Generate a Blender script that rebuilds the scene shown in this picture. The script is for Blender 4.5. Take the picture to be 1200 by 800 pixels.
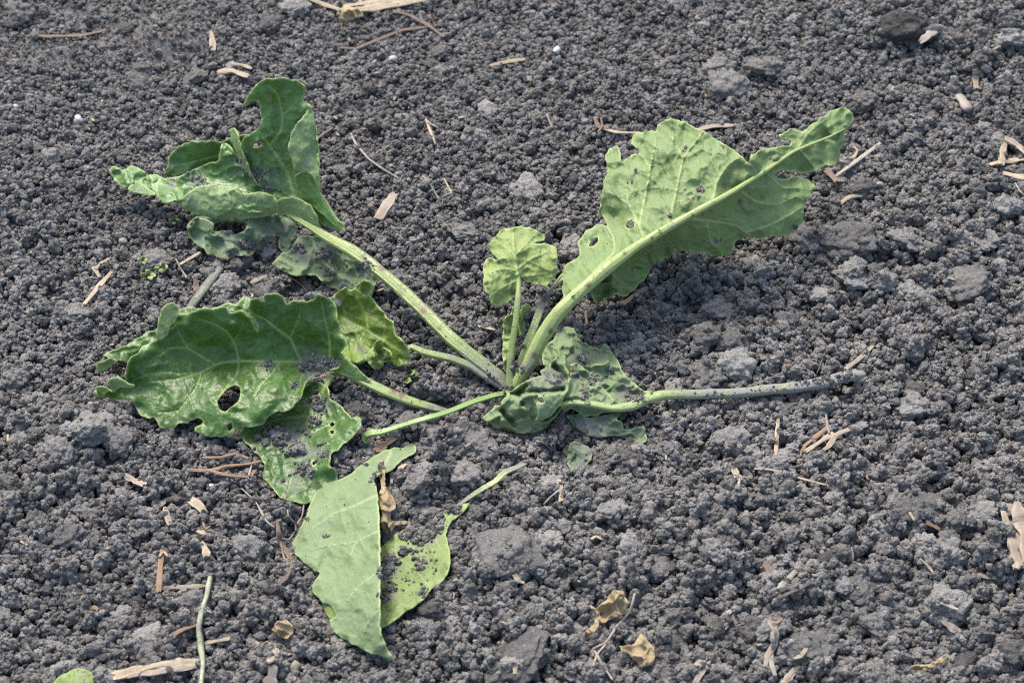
import bpy, bmesh, math, random
import numpy as np
from mathutils import Vector, Matrix, Euler
from mathutils.geometry import delaunay_2d_cdt
from mathutils.bvhtree import BVHTree

random.seed(7)
RNG = np.random.default_rng(11)
scene = bpy.context.scene
for o in list(bpy.data.objects):
    bpy.data.objects.remove(o)

# ------------------------------------------------------------------ camera
DIST, PITCH, HALF = 1.70, math.radians(42.0), 0.2206
CAM = np.array([0.0, -DIST * math.cos(PITCH), DIST * math.sin(PITCH)])
cam_data = bpy.data.cameras.new('camera')
cam = bpy.data.objects.new('camera', cam_data)
scene.collection.objects.link(cam)
cam.location = CAM
cam.rotation_euler = (math.pi / 2 - PITCH, 0, 0)
cam_data.sensor_width = 36.0
cam_data.lens = 36.0 / (2 * HALF)
cam_data.clip_start = 0.01
cam_data.clip_end = 500
cam_data.dof.use_dof = True
cam_data.dof.focus_distance = 1.66
cam_data.dof.aperture_fstop = 11.0
scene.camera = cam

# ------------------------------------------------------------------ light
SUN_EL, SUN_AZ = math.radians(56), math.radians(-28)     # azimuth from +Y (away from camera), towards -X
world = bpy.data.worlds.new('World')
scene.world = world
world.use_nodes = True
wn = world.node_tree.nodes
bg = wn['Background']
sky = wn.new('ShaderNodeTexSky')
sky.sky_type = 'NISHITA'
sky.sun_disc = False
sky.sun_elevation = SUN_EL
sky.sun_rotation = SUN_AZ
sky.air_density = 1.0
sky.dust_density = 3.5
world.node_tree.links.new(sky.outputs[0], bg.inputs[0])
bg.inputs[1].default_value = 0.14
sun_data = bpy.data.lights.new('sun', 'SUN')
sun_data.energy = 1.5
sun_data.angle = math.radians(16)
sun_data.color = (1.0, 0.95, 0.88)
sun = bpy.data.objects.new('sun', sun_data)
scene.collection.objects.link(sun)
sd = Vector((math.sin(SUN_AZ) * math.cos(SUN_EL), math.cos(SUN_AZ) * math.cos(SUN_EL), math.sin(SUN_EL)))
sun.rotation_euler = sd.to_track_quat('Z', 'Y').to_euler()
sun.location = sd * 5

scene.view_settings.view_transform = 'Standard'
scene.view_settings.look = 'None'
scene.view_settings.gamma = 1.0
scene.view_settings.use_curve_mapping = False
scene.view_settings.exposure = 1.45
scene.render.engine = 'CYCLES'
scene.cycles.use_denoising = False
scene.cycles.filter_width = 1.1
scene.cycles.max_bounces = 6
scene.cycles.diffuse_bounces = 3
scene.cycles.transmission_bounces = 4

# ------------------------------------------------------------------ helpers
col = scene.collection
CP, SP = math.cos(PITCH), math.sin(PITCH)

def ray_dirs(px, py):
    x = (np.asarray(px, float) - 600) / 600 * HALF
    y = -(np.asarray(py, float) - 400) / 600 * HALF
    return np.stack([x, CP + y * SP, -SP + y * CP], -1)      # unnormalised, depth 1

def project(P):
    d = P - CAM
    depth = d[..., 1] * CP - d[..., 2] * SP
    x = d[..., 0] / depth
    y = (d[..., 1] * SP + d[..., 2] * CP) / depth
    return 600 + x / HALF * 600, 400 - y / HALF * 600

def ray_at(px, py, z):
    d = ray_dirs(px, py)
    t = (np.asarray(z, float) - CAM[2]) / d[..., 2]
    return CAM + d * t[..., None]

def hash01(ix, iy, iz, seed):
    with np.errstate(over='ignore'):
        h = (ix.astype(np.uint32) * np.uint32(374761393)) ^ (iy.astype(np.uint32) * np.uint32(668265263)) \
            ^ (iz.astype(np.uint32) * np.uint32(2147483647 - 18)) ^ np.uint32((seed * 974634777) & 0xffffffff)
        h = (h ^ (h >> np.uint32(13))) * np.uint32(1274126177)
        h = (h ^ (h >> np.uint32(16))) * np.uint32(2246822519)
        h = h ^ (h >> np.uint32(15))
    return h.astype(np.float64) / 4294967295.0

def vnoise(P, scale, seed=0):
    """value noise in -1..1 for points (...,2 or 3); scale = feature size"""
    P = np.asarray(P, float) / scale
    if P.shape[-1] == 2:
        P = np.concatenate([P, np.zeros(P.shape[:-1] + (1,))], -1)
    i = np.floor(P).astype(np.int64)
    f = P - i
    f = f * f * f * (f * (f * 6 - 15) + 10)
    out = 0
    for dx in (0, 1):
        for dy in (0, 1):
            for dz in (0, 1):
                w = (f[..., 0] if dx else 1 - f[..., 0]) * (f[..., 1] if dy else 1 - f[..., 1]) * (f[..., 2] if dz else 1 - f[..., 2])
                out = out + w * hash01(i[..., 0] + dx, i[..., 1] + dy, i[..., 2] + dz, seed)
    return out * 2 - 1

def tag(o, label=None, cat=None, group=None, kind=None):
    if label: o['label'] = label
    if cat: o['category'] = cat
    if group: o['group'] = group
    if kind: o['kind'] = kind
    return o

def new_obj(name, data, parent=None):
    o = bpy.data.objects.new(name, data)
    col.objects.link(o)
    if parent is not None:
        o.parent = parent
        o.matrix_parent_inverse = Matrix.Translation(-parent_world(parent))
    return o

def parent_world(p):
    return Vector(p.location) if p.parent is None else Vector((0, 0, 0))

def empty(name, loc):
    o = bpy.data.objects.new(name, None)
    o.empty_display_size = 0.03
    col.objects.link(o)
    o.location = loc
    return o

def mesh_from(name, V, F, smooth=True):
    me = bpy.data.meshes.new(name)
    me.from_pydata([tuple(v) for v in V], [], [tuple(f) for f in F])
    if smooth:
        me.polygons.foreach_set('use_smooth', [True] * len(me.polygons))
    me.update()
    return me

# ------------------------------------------------------------------ ground form
# (px, py, radius x, radius y in photo pixels on the ground, height in metres)
FEATURES = [(350, 325, 75, 32, -.011), (770, 365, 80, 35, -.012), (860, 425, 60, 28, .010), (1000, 285, 70, 20, .012),
            (650, 530, 80, 22, -.009), (520, 545, 45, 35, .010), (105, 505, 60, 30, .009), (600, 455, 60, 30, -.004),
            (460, 570, 22, 40, -.005), (560, 345, 60, 22, -.008), (1060, 45, 60, 25, .008), (180, 55, 60, 25, .006),
            (590, 690, 60, 40, .006), (960, 620, 120, 50, .004), (330, 560, 50, 30, -.006), (1130, 300, 50, 60, .008),
            (860, 100, 60, 25, .007), (640, 240, 60, 18, -.006)]
FEATURES += [(190, 52, 85, 26, .006), (1000, 318, 75, 28, .006), (60, 66, 50, 14, .006), (930, 610, 60, 22, .006), (570, 590, 40, 18, .006), (90, 520, 50, 16, .006), (880, 300, 40, 12, .006), (1110, 440, 60, 20, .006)]
FEAT = []
for fx, fy, rx, ry, hh in FEATURES:
    c = ray_at(fx, fy, 0.0)
    sx = ray_at(fx + rx, fy, 0.0)[0] - c[0]
    sy = ray_at(fx, fy - ry, 0.0)[1] - c[1]
    FEAT.append((c[0], c[1], sx, sy, hh))

def T_macro(x, y):
    P = np.stack([x, y], -1)
    t = 0.007 * vnoise(P, 0.23, 3) + 0.004 * vnoise(P, 0.10, 4)
    for cx, cy, sx, sy, hh in FEAT:
        t = t + hh * np.exp(-((x - cx) / sx) ** 2 - ((y - cy) / sy) ** 2)
    return t

def T_full(x, y):
    P = np.stack([x, y], -1)
    return T_macro(x, y) + 0.0028 * vnoise(P, 0.035, 5) + 0.0016 * vnoise(P, 0.014, 6) + 0.0012 * vnoise(P, 0.006, 8)

def place(px, py, h):
    """photo pixel + height above the (smooth) ground -> point"""
    px = np.asarray(px, float); py = np.asarray(py, float); h = np.asarray(h, float) + 0 * px
    z = h.copy()
    for _ in range(6):
        p = ray_at(px, py, z)
        z = 0.5 * z + 0.5 * (T_macro(p[..., 0], p[..., 1]) + h)
    return ray_at(px, py, z)

def mm_per_px(px, py):
    p = ray_at(px, py, 0.02)
    depth = (p - CAM)[1] * CP - (p - CAM)[2] * SP
    return depth * HALF / 600

# ------------------------------------------------------------------ materials
def mat_new(name):
    m = bpy.data.materials.new(name)
    m.use_nodes = True
    return m, m.node_tree, m.node_tree.nodes['Principled BSDF']

def node(nt, kind, **kw):
    n = nt.nodes.new(kind)
    for k, v in kw.items():
        setattr(n, k, v)
    return n

def mixc(nt, fac, a, b, blend='MIX'):
    n = nt.nodes.new('ShaderNodeMix')
    n.data_type = 'RGBA'
    n.blend_type = blend
    for sock, val in ((n.inputs[0], fac), (n.inputs[6], a), (n.inputs[7], b)):
        if isinstance(val, bpy.types.NodeSocket):
            nt.links.new(val, sock)
        elif not hasattr(val, '__len__'):
            sock.default_value = val
        else:
            sock.default_value = (*val[:3], 1)
    return n.outputs[2]

def ramp(nt, src, stops):
    n = nt.nodes.new('ShaderNodeValToRGB')
    while len(n.color_ramp.elements) < len(stops):
        n.color_ramp.elements.new(0.5)
    for e, (p, c) in zip(n.color_ramp.elements, stops):
        e.position = p
        e.color = (c, c, c, 1) if not hasattr(c, '__len__') else (*c, 1)
    nt.links.new(src, n.inputs[0])
    return n.outputs[0]

def noise_tex(nt, vec, scale, detail=4, rough=0.55):
    n = nt.nodes.new('ShaderNodeTexNoise')
    n.inputs['Scale'].default_value = scale
    n.inputs['Detail'].default_value = detail
    n.inputs['Roughness'].default_value = rough
    if vec is not None:
        nt.links.new(vec, n.inputs['Vector'])
    return n.outputs['Fac']

def math_n(nt, op, a, b=None):
    n = nt.nodes.new('ShaderNodeMath')
    n.operation = op
    for i, v in enumerate((a, b)):
        if v is None: continue
        if isinstance(v, bpy.types.NodeSocket): nt.links.new(v, n.inputs[i])
        else: n.inputs[i].default_value = v
    return n.outputs[0]

def attr(nt, name):
    n = nt.nodes.new('ShaderNodeAttribute')
    n.attribute_name = name
    return n.outputs['Fac']

def soil_mat(name, lo=(.084, .080, .074), hi=(.302, .287, .262), per_object=True):
    m, nt, b = mat_new(name)
    g = node(nt, 'ShaderNodeNewGeometry')
    pos = g.outputs['Position']
    n1 = noise_tex(nt, pos, 420, 5, 0.65)
    n2 = noise_tex(nt, pos, 34, 3, 0.6)
    n3 = noise_tex(nt, pos, 7, 2, 0.5)
    v = math_n(nt, 'ADD', math_n(nt, 'MULTIPLY', n1, 0.55), math_n(nt, 'MULTIPLY', n2, 0.35))
    v = math_n(nt, 'ADD', v, math_n(nt, 'MULTIPLY', n3, 0.2))
    if per_object:
        oi = node(nt, 'ShaderNodeObjectInfo')
        v = math_n(nt, 'ADD', v, math_n(nt, 'MULTIPLY', math_n(nt, 'SUBTRACT', oi.outputs['Random'], 0.5), 0.34))
    f = ramp(nt, v, [(0.34, 0.0), (0.76, 1.0)])
    c = mixc(nt, f, lo, hi)
    gr = ramp(nt, noise_tex(nt, pos, 1100, 2, 0.6), [(0.67, 0.0), (0.75, 0.45)])
    c = mixc(nt, gr, c, (.40, .385, .355))
    pit = ramp(nt, noise_tex(nt, pos, 620, 3, 0.7), [(0.30, 0.55), (0.42, 0.0)])
    c = mixc(nt, pit, c, (.05, .048, .045))
    # faint brown tinge in patches
    br = ramp(nt, noise_tex(nt, pos, 60, 2, 0.5), [(0.52, 0.0), (0.74, 0.45)])
    c = mixc(nt, br, c, (.20, .175, .15))
    nt.links.new(c, b.inputs['Base Color'])
    b.inputs['Roughness'].default_value = 0.93
    b.inputs['Specular IOR Level'].default_value = 0.22
    bump = node(nt, 'ShaderNodeBump')
    bump.inputs['Strength'].default_value = 1.0
    bump.inputs['Distance'].default_value = 0.0022
    hn = math_n(nt, 'ADD', noise_tex(nt, pos, 800, 4, 0.7), math_n(nt, 'MULTIPLY', noise_tex(nt, pos, 260, 3, 0.6), 1.4))
    nt.links.new(hn, bump.inputs['Height'])
    nt.links.new(bump.outputs[0], b.inputs['Normal'])
    return m

MAT_SOIL = soil_mat('grey_crumbly_soil')
MAT_GROUND = soil_mat('grey_soil_bed', (.074, .071, .066), (.25, .239, .220), per_object=False)
MAT_CLOD_DRY = soil_mat('dry_pale_clod', (.088, .084, .078), (.300, .286, .262))
MAT_CLOD_DARK = soil_mat('damp_dark_clod', (.042, .040, .038), (.135, .130, .122))

def leaf_mats(name, top, under, vein_top, vein_under, edge=(.42, .52, .20), dust=0.15, rough=0.42, sheen=0.38):
    out = []
    for flip in (False, True):
        m, nt, b = mat_new(name + ('_reverse' if flip else ''))
        g = node(nt, 'ShaderNodeNewGeometry')
        pos = g.outputs['Position']
        und = attr(nt, 'under')
        if flip:
            und = math_n(nt, 'SUBTRACT', 1.0, und)
        n1 = noise_tex(nt, pos, 38, 4, 0.6)
        n2 = noise_tex(nt, pos, 170, 3, 0.6)
        var = ramp(nt, math_n(nt, 'ADD', math_n(nt, 'MULTIPLY', n1, 0.65), math_n(nt, 'MULTIPLY', n2, 0.35)), [(0.32, 0.0), (0.68, 1.0)])
        ct = mixc(nt, var, tuple(c * 0.70 for c in top), tuple(c * 1.32 for c in top))
        cu = mixc(nt, var, tuple(c * 0.82 for c in under), tuple(c * 1.16 for c in under))
        c = mixc(nt, und, ct, cu)
        # fine net of tertiary veins
        vo = node(nt, 'ShaderNodeTexVoronoi', feature='DISTANCE_TO_EDGE')
        vo.inputs['Scale'].default_value = 210
        nt.links.new(pos, vo.inputs['Vector'])
        net = ramp(nt, vo.outputs['Distance'], [(0.0, 1.0), (0.09, 0.0)])
        cv = mixc(nt, und, vein_top, vein_under)
        c = mixc(nt, math_n(nt, 'MULTIPLY', net, 0.16), c, cv)
        c = mixc(nt, math_n(nt, 'MULTIPLY', attr(nt, 'vein'), 1.0), c, cv)
        c = mixc(nt, math_n(nt, 'MULTIPLY', attr(nt, 'edge'), 0.7), c, edge)
        c = mixc(nt, attr(nt, 'brown'), c, (.11, .075, .04))
        # dusting of soil
        dn = math_n(nt, 'ADD', math_n(nt, 'MULTIPLY', noise_tex(nt, pos, 110, 4, 0.7), .55), math_n(nt, 'MULTIPLY', noise_tex(nt, pos, 700, 3, 0.7), .45))
        dm = ramp(nt, math_n(nt, 'ADD', dn, math_n(nt, 'MULTIPLY', attr(nt, 'dust'), 0.30)), [(0.60 - dust * 0.22, 0.0), (0.80 - dust * 0.18, 0.80)])
        c = mixc(nt, dm, c, (.185, .180, .172))
        nt.links.new(c, b.inputs['Base Color'])
        r = math_n(nt, 'ADD', math_n(nt, 'MULTIPLY', und, 0.16), math_n(nt, 'ADD', math_n(nt, 'MULTIPLY', dm, 0.35), math_n(nt, 'MULTIPLY', n2, 0.16)))
        r = math_n(nt, 'ADD', r, rough - 0.06)
        nt.links.new(r, b.inputs['Roughness'])
        b.inputs['Specular IOR Level'].default_value = sheen
        bump = node(nt, 'ShaderNodeBump')
        bump.inputs['Strength'].default_value = 0.32
        bump.inputs['Distance'].default_value = 0.0006
        hb = math_n(nt, 'ADD', noise_tex(nt, pos, 330, 3, 0.6), math_n(nt, 'MULTIPLY', ramp(nt, vo.outputs['Distance'], [(0.0, 0.0), (0.25, 1.0)]), 0.7))
        hb = math_n(nt, 'ADD', hb, math_n(nt, 'MULTIPLY', n2, 1.2))
        nt.links.new(hb, bump.inputs['Height'])
        nt.links.new(bump.outputs[0], b.inputs['Normal'])
        tr = node(nt, 'ShaderNodeBsdfTranslucent')
        tc = mixc(nt, 1.0, c, (1.0, 1.0, 0.55), 'MULTIPLY')
        nt.links.new(tc, tr.inputs['Color'])
        ms = node(nt, 'ShaderNodeMixShader')
        ms.inputs[0].default_value = 0.28
        nt.links.new(b.outputs[0], ms.inputs[1])
        nt.links.new(tr.outputs[0], ms.inputs[2])
        nt.links.new(ms.outputs[0], nt.nodes['Material Output'].inputs['Surface'])
        out.append(m)
    return out

LM_GREEN = leaf_mats('glossy_green_leaf', (.056, .132, .020), (.165, .250, .085), (.270, .370, .105), (.32, .41, .16), dust=0.03, rough=0.39, sheen=0.50)
LM_FRESH = leaf_mats('fresh_green_leaf', (.098, .200, .045), (.205, .295, .115), (.290, .400, .130), (.34, .43, .18), dust=0.03, rough=0.37, sheen=0.50)
LM_BRIGHT = leaf_mats('young_green_leaf', (.125, .200, .030), (.250, .325, .098), (.32, .40, .12), (.40, .46, .18), dust=0.05)
LM_PALE = leaf_mats('pale_underside_leaf', (.070, .135, .030), (.182, .262, .090), (.28, .38, .12), (.38, .455, .18), dust=0.03, sheen=0.45)
LM_WILT = leaf_mats('wilted_grey_green_leaf', (.135, .200, .105), (.195, .262, .125), (.28, .34, .17), (.33, .40, .21), dust=0.20, rough=0.48, sheen=0.35)
LM_YELLOW = leaf_mats('yellowing_leaf', (.180, .252, .068), (.195, .270, .125), (.33, .39, .16), (.36, .42, .22), dust=0.12, rough=0.45)
LM_DRY = leaf_mats('dry_tan_leaf', (.40, .31, .175), (.36, .28, .16), (.45, .37, .23), (.42, .34, .21), edge=(.46, .38, .24), dust=0.06, rough=0.65, sheen=0.15)

def petiole_mat(name, base, stripe, dust=0.2, brown=0.4):
    m, nt, b = mat_new(name)
    g = node(nt, 'ShaderNodeNewGeometry')
    pos = g.outputs['Position']
    st = attr(nt, 'stripe')
    n1 = noise_tex(nt, pos, 60, 4, 0.6)
    c = mixc(nt, ramp(nt, math_n(nt, 'ADD', math_n(nt, 'MULTIPLY', st, 0.7), math_n(nt, 'MULTIPLY', n1, 0.5)), [(0.3, 0.0), (0.85, 1.0)]), base, stripe)
    sp = ramp(nt, noise_tex(nt, pos, 190, 2, 0.5), [(0.70, 0.0), (0.75, brown * 1.6)])
    c = mixc(nt, sp, c, (.12, .070, .030))
    c = mixc(nt, attr(nt, 'scar'), c, (.10, .058, .028))
    dn = math_n(nt, 'ADD', math_n(nt, 'MULTIPLY', noise_tex(nt, pos, 130, 4, 0.7), .5), math_n(nt, 'MULTIPLY', noise_tex(nt, pos, 800, 3, 0.7), .5))
    dm = ramp(nt, math_n(nt, 'ADD', dn, math_n(nt, 'MULTIPLY', attr(nt, 'dust'), 0.34)), [(0.58 - dust * 0.25, 0.0), (0.72 - dust * 0.22, 0.92)])
    c = mixc(nt, dm, c, (.185, .180, .172))
    nt.links.new(c, b.inputs['Base Color'])
    nt.links.new(math_n(nt, 'ADD', math_n(nt, 'MULTIPLY', dm, 0.45), 0.42), b.inputs['Roughness'])
    b.inputs['Specular IOR Level'].default_value = 0.4
    b.inputs['Subsurface Weight'].default_value = 0.0
    bump = node(nt, 'ShaderNodeBump')
    bump.inputs['Strength'].default_value = 0.5
    bump.inputs['Distance'].default_value = 0.0008
    nt.links.new(math_n(nt, 'ADD', math_n(nt, 'ADD', dn, dm), n1), bump.inputs['Height'])
    nt.links.new(bump.outputs[0], b.inputs['Normal'])
    return m

PM_GREEN = petiole_mat('pale_green_petiole', (.115, .168, .040), (.235, .290, .095), dust=0.16)
PM_LIGHT = petiole_mat('yellow_green_petiole', (.190, .250, .070), (.300, .350, .130), dust=0.12)
PM_DARK = petiole_mat('plain_green_petiole', (.115, .190, .050), (.200, .290, .090), dust=0.02, brown=0.1)
PM_GREY = petiole_mat('soiled_petiole', (.190, .260, .080), (.280, .330, .135), dust=0.30)
PM_OLD = petiole_mat('old_grey_petiole', (.105, .120, .080), (.150, .165, .115), dust=0.35)

def fibre_mat(name, a, bcol, dust=0.15, rough=0.7):
    m, nt, b = mat_new(name)
    g = node(nt, 'ShaderNodeNewGeometry')
    pos = g.outputs['Position']
    oi = node(nt, 'ShaderNodeObjectInfo')
    n1 = noise_tex(nt, pos, 220, 4, 0.6)
    f = math_n(nt, 'ADD', math_n(nt, 'MULTIPLY', n1, 0.7), math_n(nt, 'ADD', math_n(nt, 'MULTIPLY', attr(nt, 'stripe'), 0.6), math_n(nt, 'MULTIPLY', oi.outputs['Random'], 0.25)))
    c = mixc(nt, ramp(nt, f, [(0.3, 0.0), (0.95, 1.0)]), a, bcol)
    dm = ramp(nt, noise_tex(nt, pos, 160, 5, 0.7), [(0.62 - dust * 0.35, 0.0), (0.78 - dust * 0.3, 0.9)])
    c = mixc(nt, dm, c, (.13, .127, .126))
    nt.links.new(c, b.inputs['Base Color'])
    b.inputs['Roughness'].default_value = rough
    b.inputs['Specular IOR Level'].default_value = 0.25
    bump = node(nt, 'ShaderNodeBump')
    bump.inputs['Strength'].default_value = 0.5
    bump.inputs['Distance'].default_value = 0.0006
    nt.links.new(f, bump.inputs['Height'])
    nt.links.new(bump.outputs[0], b.inputs['Normal'])
    return m

FM = {'tan': fibre_mat('tan_straw', (.150, .115, .075), (.37, .30, .205), dust=0.2),
      'pale': fibre_mat('bleached_straw', (.17, .148, .115), (.33, .295, .24), dust=0.15),
      'brown': fibre_mat('brown_plant_fibre', (.070, .048, .034), (.165, .115, .08), dust=0.25),
      'orange': fibre_mat('orange_brown_root', (.12, .072, .042), (.26, .165, .10), dust=0.2),
      'grey': fibre_mat('weathered_grey_fibre', (.13, .11, .095), (.27, .235, .20), dust=0.2),
      'pink': fibre_mat('pinkish_wood', (.145, .112, .083), (.31, .255, .195), dust=0.25),
      'dark': fibre_mat('dark_rotten_wood', (.042, .034, .030), (.10, .080, .066), dust=0.3),
      'green': petiole_mat('pale_green_stalk', (.22, .25, .14), (.31, .33, .21), dust=0.42, brown=0.3),
      'oldgreen': PM_OLD,
      'stone': fibre_mat('white_pebble', (.36, .36, .35), (.55, .545, .53), dust=0.0),
      'buff': fibre_mat('buff_pebble', (.17, .145, .115), (.30, .265, .215), dust=0.1)}

# ------------------------------------------------------------------ leaf builder
def inside(poly, pts):
    x, y = pts[:, 0], pts[:, 1]
    r = np.zeros(len(pts), bool)
    x1, y1 = poly[:, 0], poly[:, 1]
    x2, y2 = np.roll(x1, -1), np.roll(y1, -1)
    for a, b_, c, d in zip(x1, y1, x2, y2):
        if b_ == d: continue
        hit = ((b_ > y) != (d > y)) & (x < (c - a) * (y - b_) / (d - b_) + a)
        r ^= hit
    return r

def seg_dist(pts, line, closed=False):
    line = np.asarray(line, float)
    best = np.full(len(pts), 1e9)
    n = len(line)
    for i in range(n if closed else n - 1):
        a, b_ = line[i], line[(i + 1) % n]
        ab = b_ - a
        L = max(ab @ ab, 1e-9)
        t = np.clip(((pts - a) @ ab) / L, 0, 1)
        d = np.hypot(*(pts - a - t[:, None] * ab).T)
        best = np.minimum(best, d)
    return best

def smooth_line(P, step=1.6, closed=False):
    """Catmull-Rom resampling of a polyline"""
    P = np.asarray(P, float)
    n = len(P)
    out = []
    for i in range(n if closed else n - 1):
        if closed:
            p0, p1, p2, p3 = P[i - 1], P[i], P[(i + 1) % n], P[(i + 2) % n]
        else:
            p0, p1, p2, p3 = P[max(i - 1, 0)], P[i], P[i + 1], P[min(i + 2, n - 1)]
        k = max(1, int(np.hypot(*(p2 - p1)[:2]) / step))
        for t in np.arange(k) / k:
            a = 0.5 * (2 * p1 + (p2 - p0) * t + (2 * p0 - 5 * p1 + 4 * p2 - p3) * t * t + (3 * p1 - p0 - 3 * p2 + p3) * t ** 3)
            lin = p1 + (p2 - p1) * t
            out.append(0.45 * a + 0.55 * lin)
    if not closed:
        out.append(P[-1])
    return np.array(out)

def tps(ctrl):
    c = np.asarray(ctrl, float)
    X = c[:, :2] / 100.0
    n = len(c)
    d = np.linalg.norm(X[:, None] - X[None], axis=-1)
    K = np.where(d > 0, d * d * np.log(np.maximum(d, 1e-9)), 0) + np.eye(n) * 0.004
    Pm = np.hstack([np.ones((n, 1)), X])
    A = np.zeros((n + 3, n + 3))
    A[:n, :n] = K; A[:n, n:] = Pm; A[n:, :n] = Pm.T
    A[n:, n:] -= np.eye(3) * 1e-9
    w = np.linalg.solve(A, np.concatenate([c[:, 2], np.zeros(3)]))
    lo, hi = c[:, 2].min() - .6, c[:, 2].max() + .6
    def f(pts):
        Q = pts / 100.0
        dd = np.linalg.norm(Q[:, None] - X[None], axis=-1)
        U = np.where(dd > 0, dd * dd * np.log(np.maximum(dd, 1e-9)), 0)
        return np.clip(U @ w[:n] + w[n] + Q @ w[n + 1:], lo, hi)
    return f

def fr(x0, y0, s):
    """frame of an enlarged view of the photograph -> photo pixels"""
    return lambda pts: [(x0 + p[0] / s, y0 + p[1] / s, *p[2:]) for p in pts]

ALL_LEAF_V = []       # every plant vertex, to keep crumbs from poking through
BVH_V, BVH_F = [], []

def add_bvh(V, F):
    o = len(BVH_V)
    BVH_V.extend([tuple(v) for v in V])
    BVH_F.extend([tuple(i + o for i in f) for f in F])

def patch(outline, h, side='top', holes=(), veins=(), ruffle=0.0, quilt=0.10, spots=(), step=1.7, seed=0, wrinkle=0.0, rough_edge=0.8,
          relief=0.05, edgew=1.3, dust=(), edge_dust=0.0, folds=()):
    """one sheet of leaf: outline (photo px), heights h [(px,py,cm)], veins [(line, width px)]"""
    ol = smooth_line([p[:2] for p in outline], 2.2, True)
    nz = vnoise(ol, 5.5, seed + 50) + 0.55 * vnoise(ol, 2.6, seed + 51)
    nrm = np.roll(ol, -1, 0) - np.roll(ol, 1, 0)
    nrm = np.stack([nrm[:, 1], -nrm[:, 0]], -1) / (np.linalg.norm(nrm, axis=1)[:, None] + 1e-9)
    ol = ol + nrm * (nz * rough_edge)[:, None]
    hl = [smooth_line([p[:2] for p in q], 1.6, True) for q in holes]
    lo, hi = ol.min(0) - 3, ol.max(0) + 3
    gx, gy = np.meshgrid(np.arange(lo[0], hi[0], step), np.arange(lo[1], hi[1], step * 0.87))
    gx = gx + (np.arange(gx.shape[0]) % 2)[:, None] * step * 0.5
    G = np.stack([gx.ravel(), gy.ravel()], -1)
    G += RNG.uniform(-.25, .25, G.shape) * step
    G = G[inside(ol, G)]
    G = G[seg_dist(G, ol, True) > step * 0.55]
    for q in hl:
        G = G[~inside(q, G)]
        G = G[seg_dist(G, q, True) > step * 0.45]
    verts = [ol]; edges = []
    k = len(ol)
    edges += [(i, (i + 1) % k) for i in range(k)]
    for q in hl:
        verts.append(q)
        edges += [(k + i, k + (i + 1) % len(q)) for i in range(len(q))]
        k += len(q)
    verts.append(G)
    P = np.vstack(verts)
    r = delaunay_2d_cdt([Vector(p) for p in P], edges, [], 0, 1e-4)
    V2 = np.array([tuple(v) for v in r[0]])
    F = np.array([f for f in r[2] if len(f) == 3])
    cen = V2[F].mean(1)
    keep = inside(ol, cen)
    for q in hl:
        keep &= ~inside(q, cen)
    F = F[keep]
    used = np.unique(F)
    remap = -np.ones(len(V2), int); remap[used] = np.arange(len(used))
    V2 = V2[used]; F = remap[F]
    # orientation: counter-clockwise as the camera sees it (photo y points down)
    a, b_, c = V2[F[:, 0]], V2[F[:, 1]], V2[F[:, 2]]
    area = (b_[:, 0] - a[:, 0]) * (c[:, 1] - a[:, 1]) - (b_[:, 1] - a[:, 1]) * (c[:, 0] - a[:, 0])
    F[area > 0] = F[area > 0][:, ::-1]
    hh = tps(h)(V2)
    de = seg_dist(V2, ol, True)
    for q in hl:
        de = np.minimum(de, seg_dist(V2, q, True) * 0.8)
    vein = np.zeros(len(V2)); dv = np.full(len(V2), 1e3)
    for line, w in veins:
        ln = smooth_line([p[:2] for p in line], 3.0)
        d = seg_dist(V2, ln)
        # taper towards the end
        ends = np.linalg.norm(V2 - ln[-1], axis=1)
        L = np.linalg.norm(np.diff(ln, axis=0), axis=1).sum()
        tw = w * np.clip(0.35 + 0.65 * ends / (L + 1e-6), 0.35, 1)
        vein = np.maximum(vein, np.exp(-(d / tw) ** 2) * np.clip(0.55 + 0.3 * w, 0, 1))
        dv = np.minimum(dv, d)
    sgn = -1 if side == 'top' else 1
    hh = hh + sgn * relief * vein
    q = vnoise(V2, 30, seed + 7) * .5 + vnoise(V2, 16, seed) * 0.6 + vnoise(V2, 8, seed + 1) * 0.16
    bulge = 1 - np.exp(-(dv / 9.0) ** 2)
    hh = hh + quilt * (q + 0.35) * bulge * (1 if side == 'top' else -1)
    if ruffle:
        rf = vnoise(V2, 26, seed + 2) + 0.6 * vnoise(V2, 12, seed + 3)
        hh = hh + ruffle * rf * np.exp(-(de / 20.0))
    hh = hh + (.05 + .25 * ruffle) * vnoise(V2, 7, seed + 13) * np.exp(-(de / 5.0))
    if wrinkle:
        a = vnoise(V2 @ np.array([[1, .35], [-.35, 1]]) * np.array([1, .55]), 13, seed + 21)
        b2 = vnoise(V2 @ np.array([[1, -.5], [.5, 1]]) * np.array([.6, 1]), 8, seed + 22)
        hh = hh + wrinkle * ((1 - np.abs(a)) ** 3 * 1.2 + (1 - np.abs(b2)) ** 4 * .6 - .7)
    for line, width, amp in folds:
        hh = hh + amp * np.exp(-(seg_dist(V2, smooth_line([p[:2] for p in line], 3)) / width) ** 2)
    hh = np.maximum(hh, 0.15)
    edge = np.exp(-(de / edgew) ** 2)
    brown = np.zeros(len(V2))
    for sx, sy, sr, amt in spots:
        d = np.hypot(V2[:, 0] - sx, V2[:, 1] - sy) * (1 + 0.35 * vnoise(V2, 4, seed + 9))
        brown = np.maximum(brown, amt * np.clip(1.3 - d / sr, 0, 1))
    du = np.zeros(len(V2))
    for sx, sy, sr, amt in dust:
        d = np.hypot(V2[:, 0] - sx, V2[:, 1] - sy)
        du = np.maximum(du, amt * np.exp(-(d / sr) ** 2))
    if edge_dust:
        du = np.maximum(du, edge_dust * np.exp(-(de / 6.0)))
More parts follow.
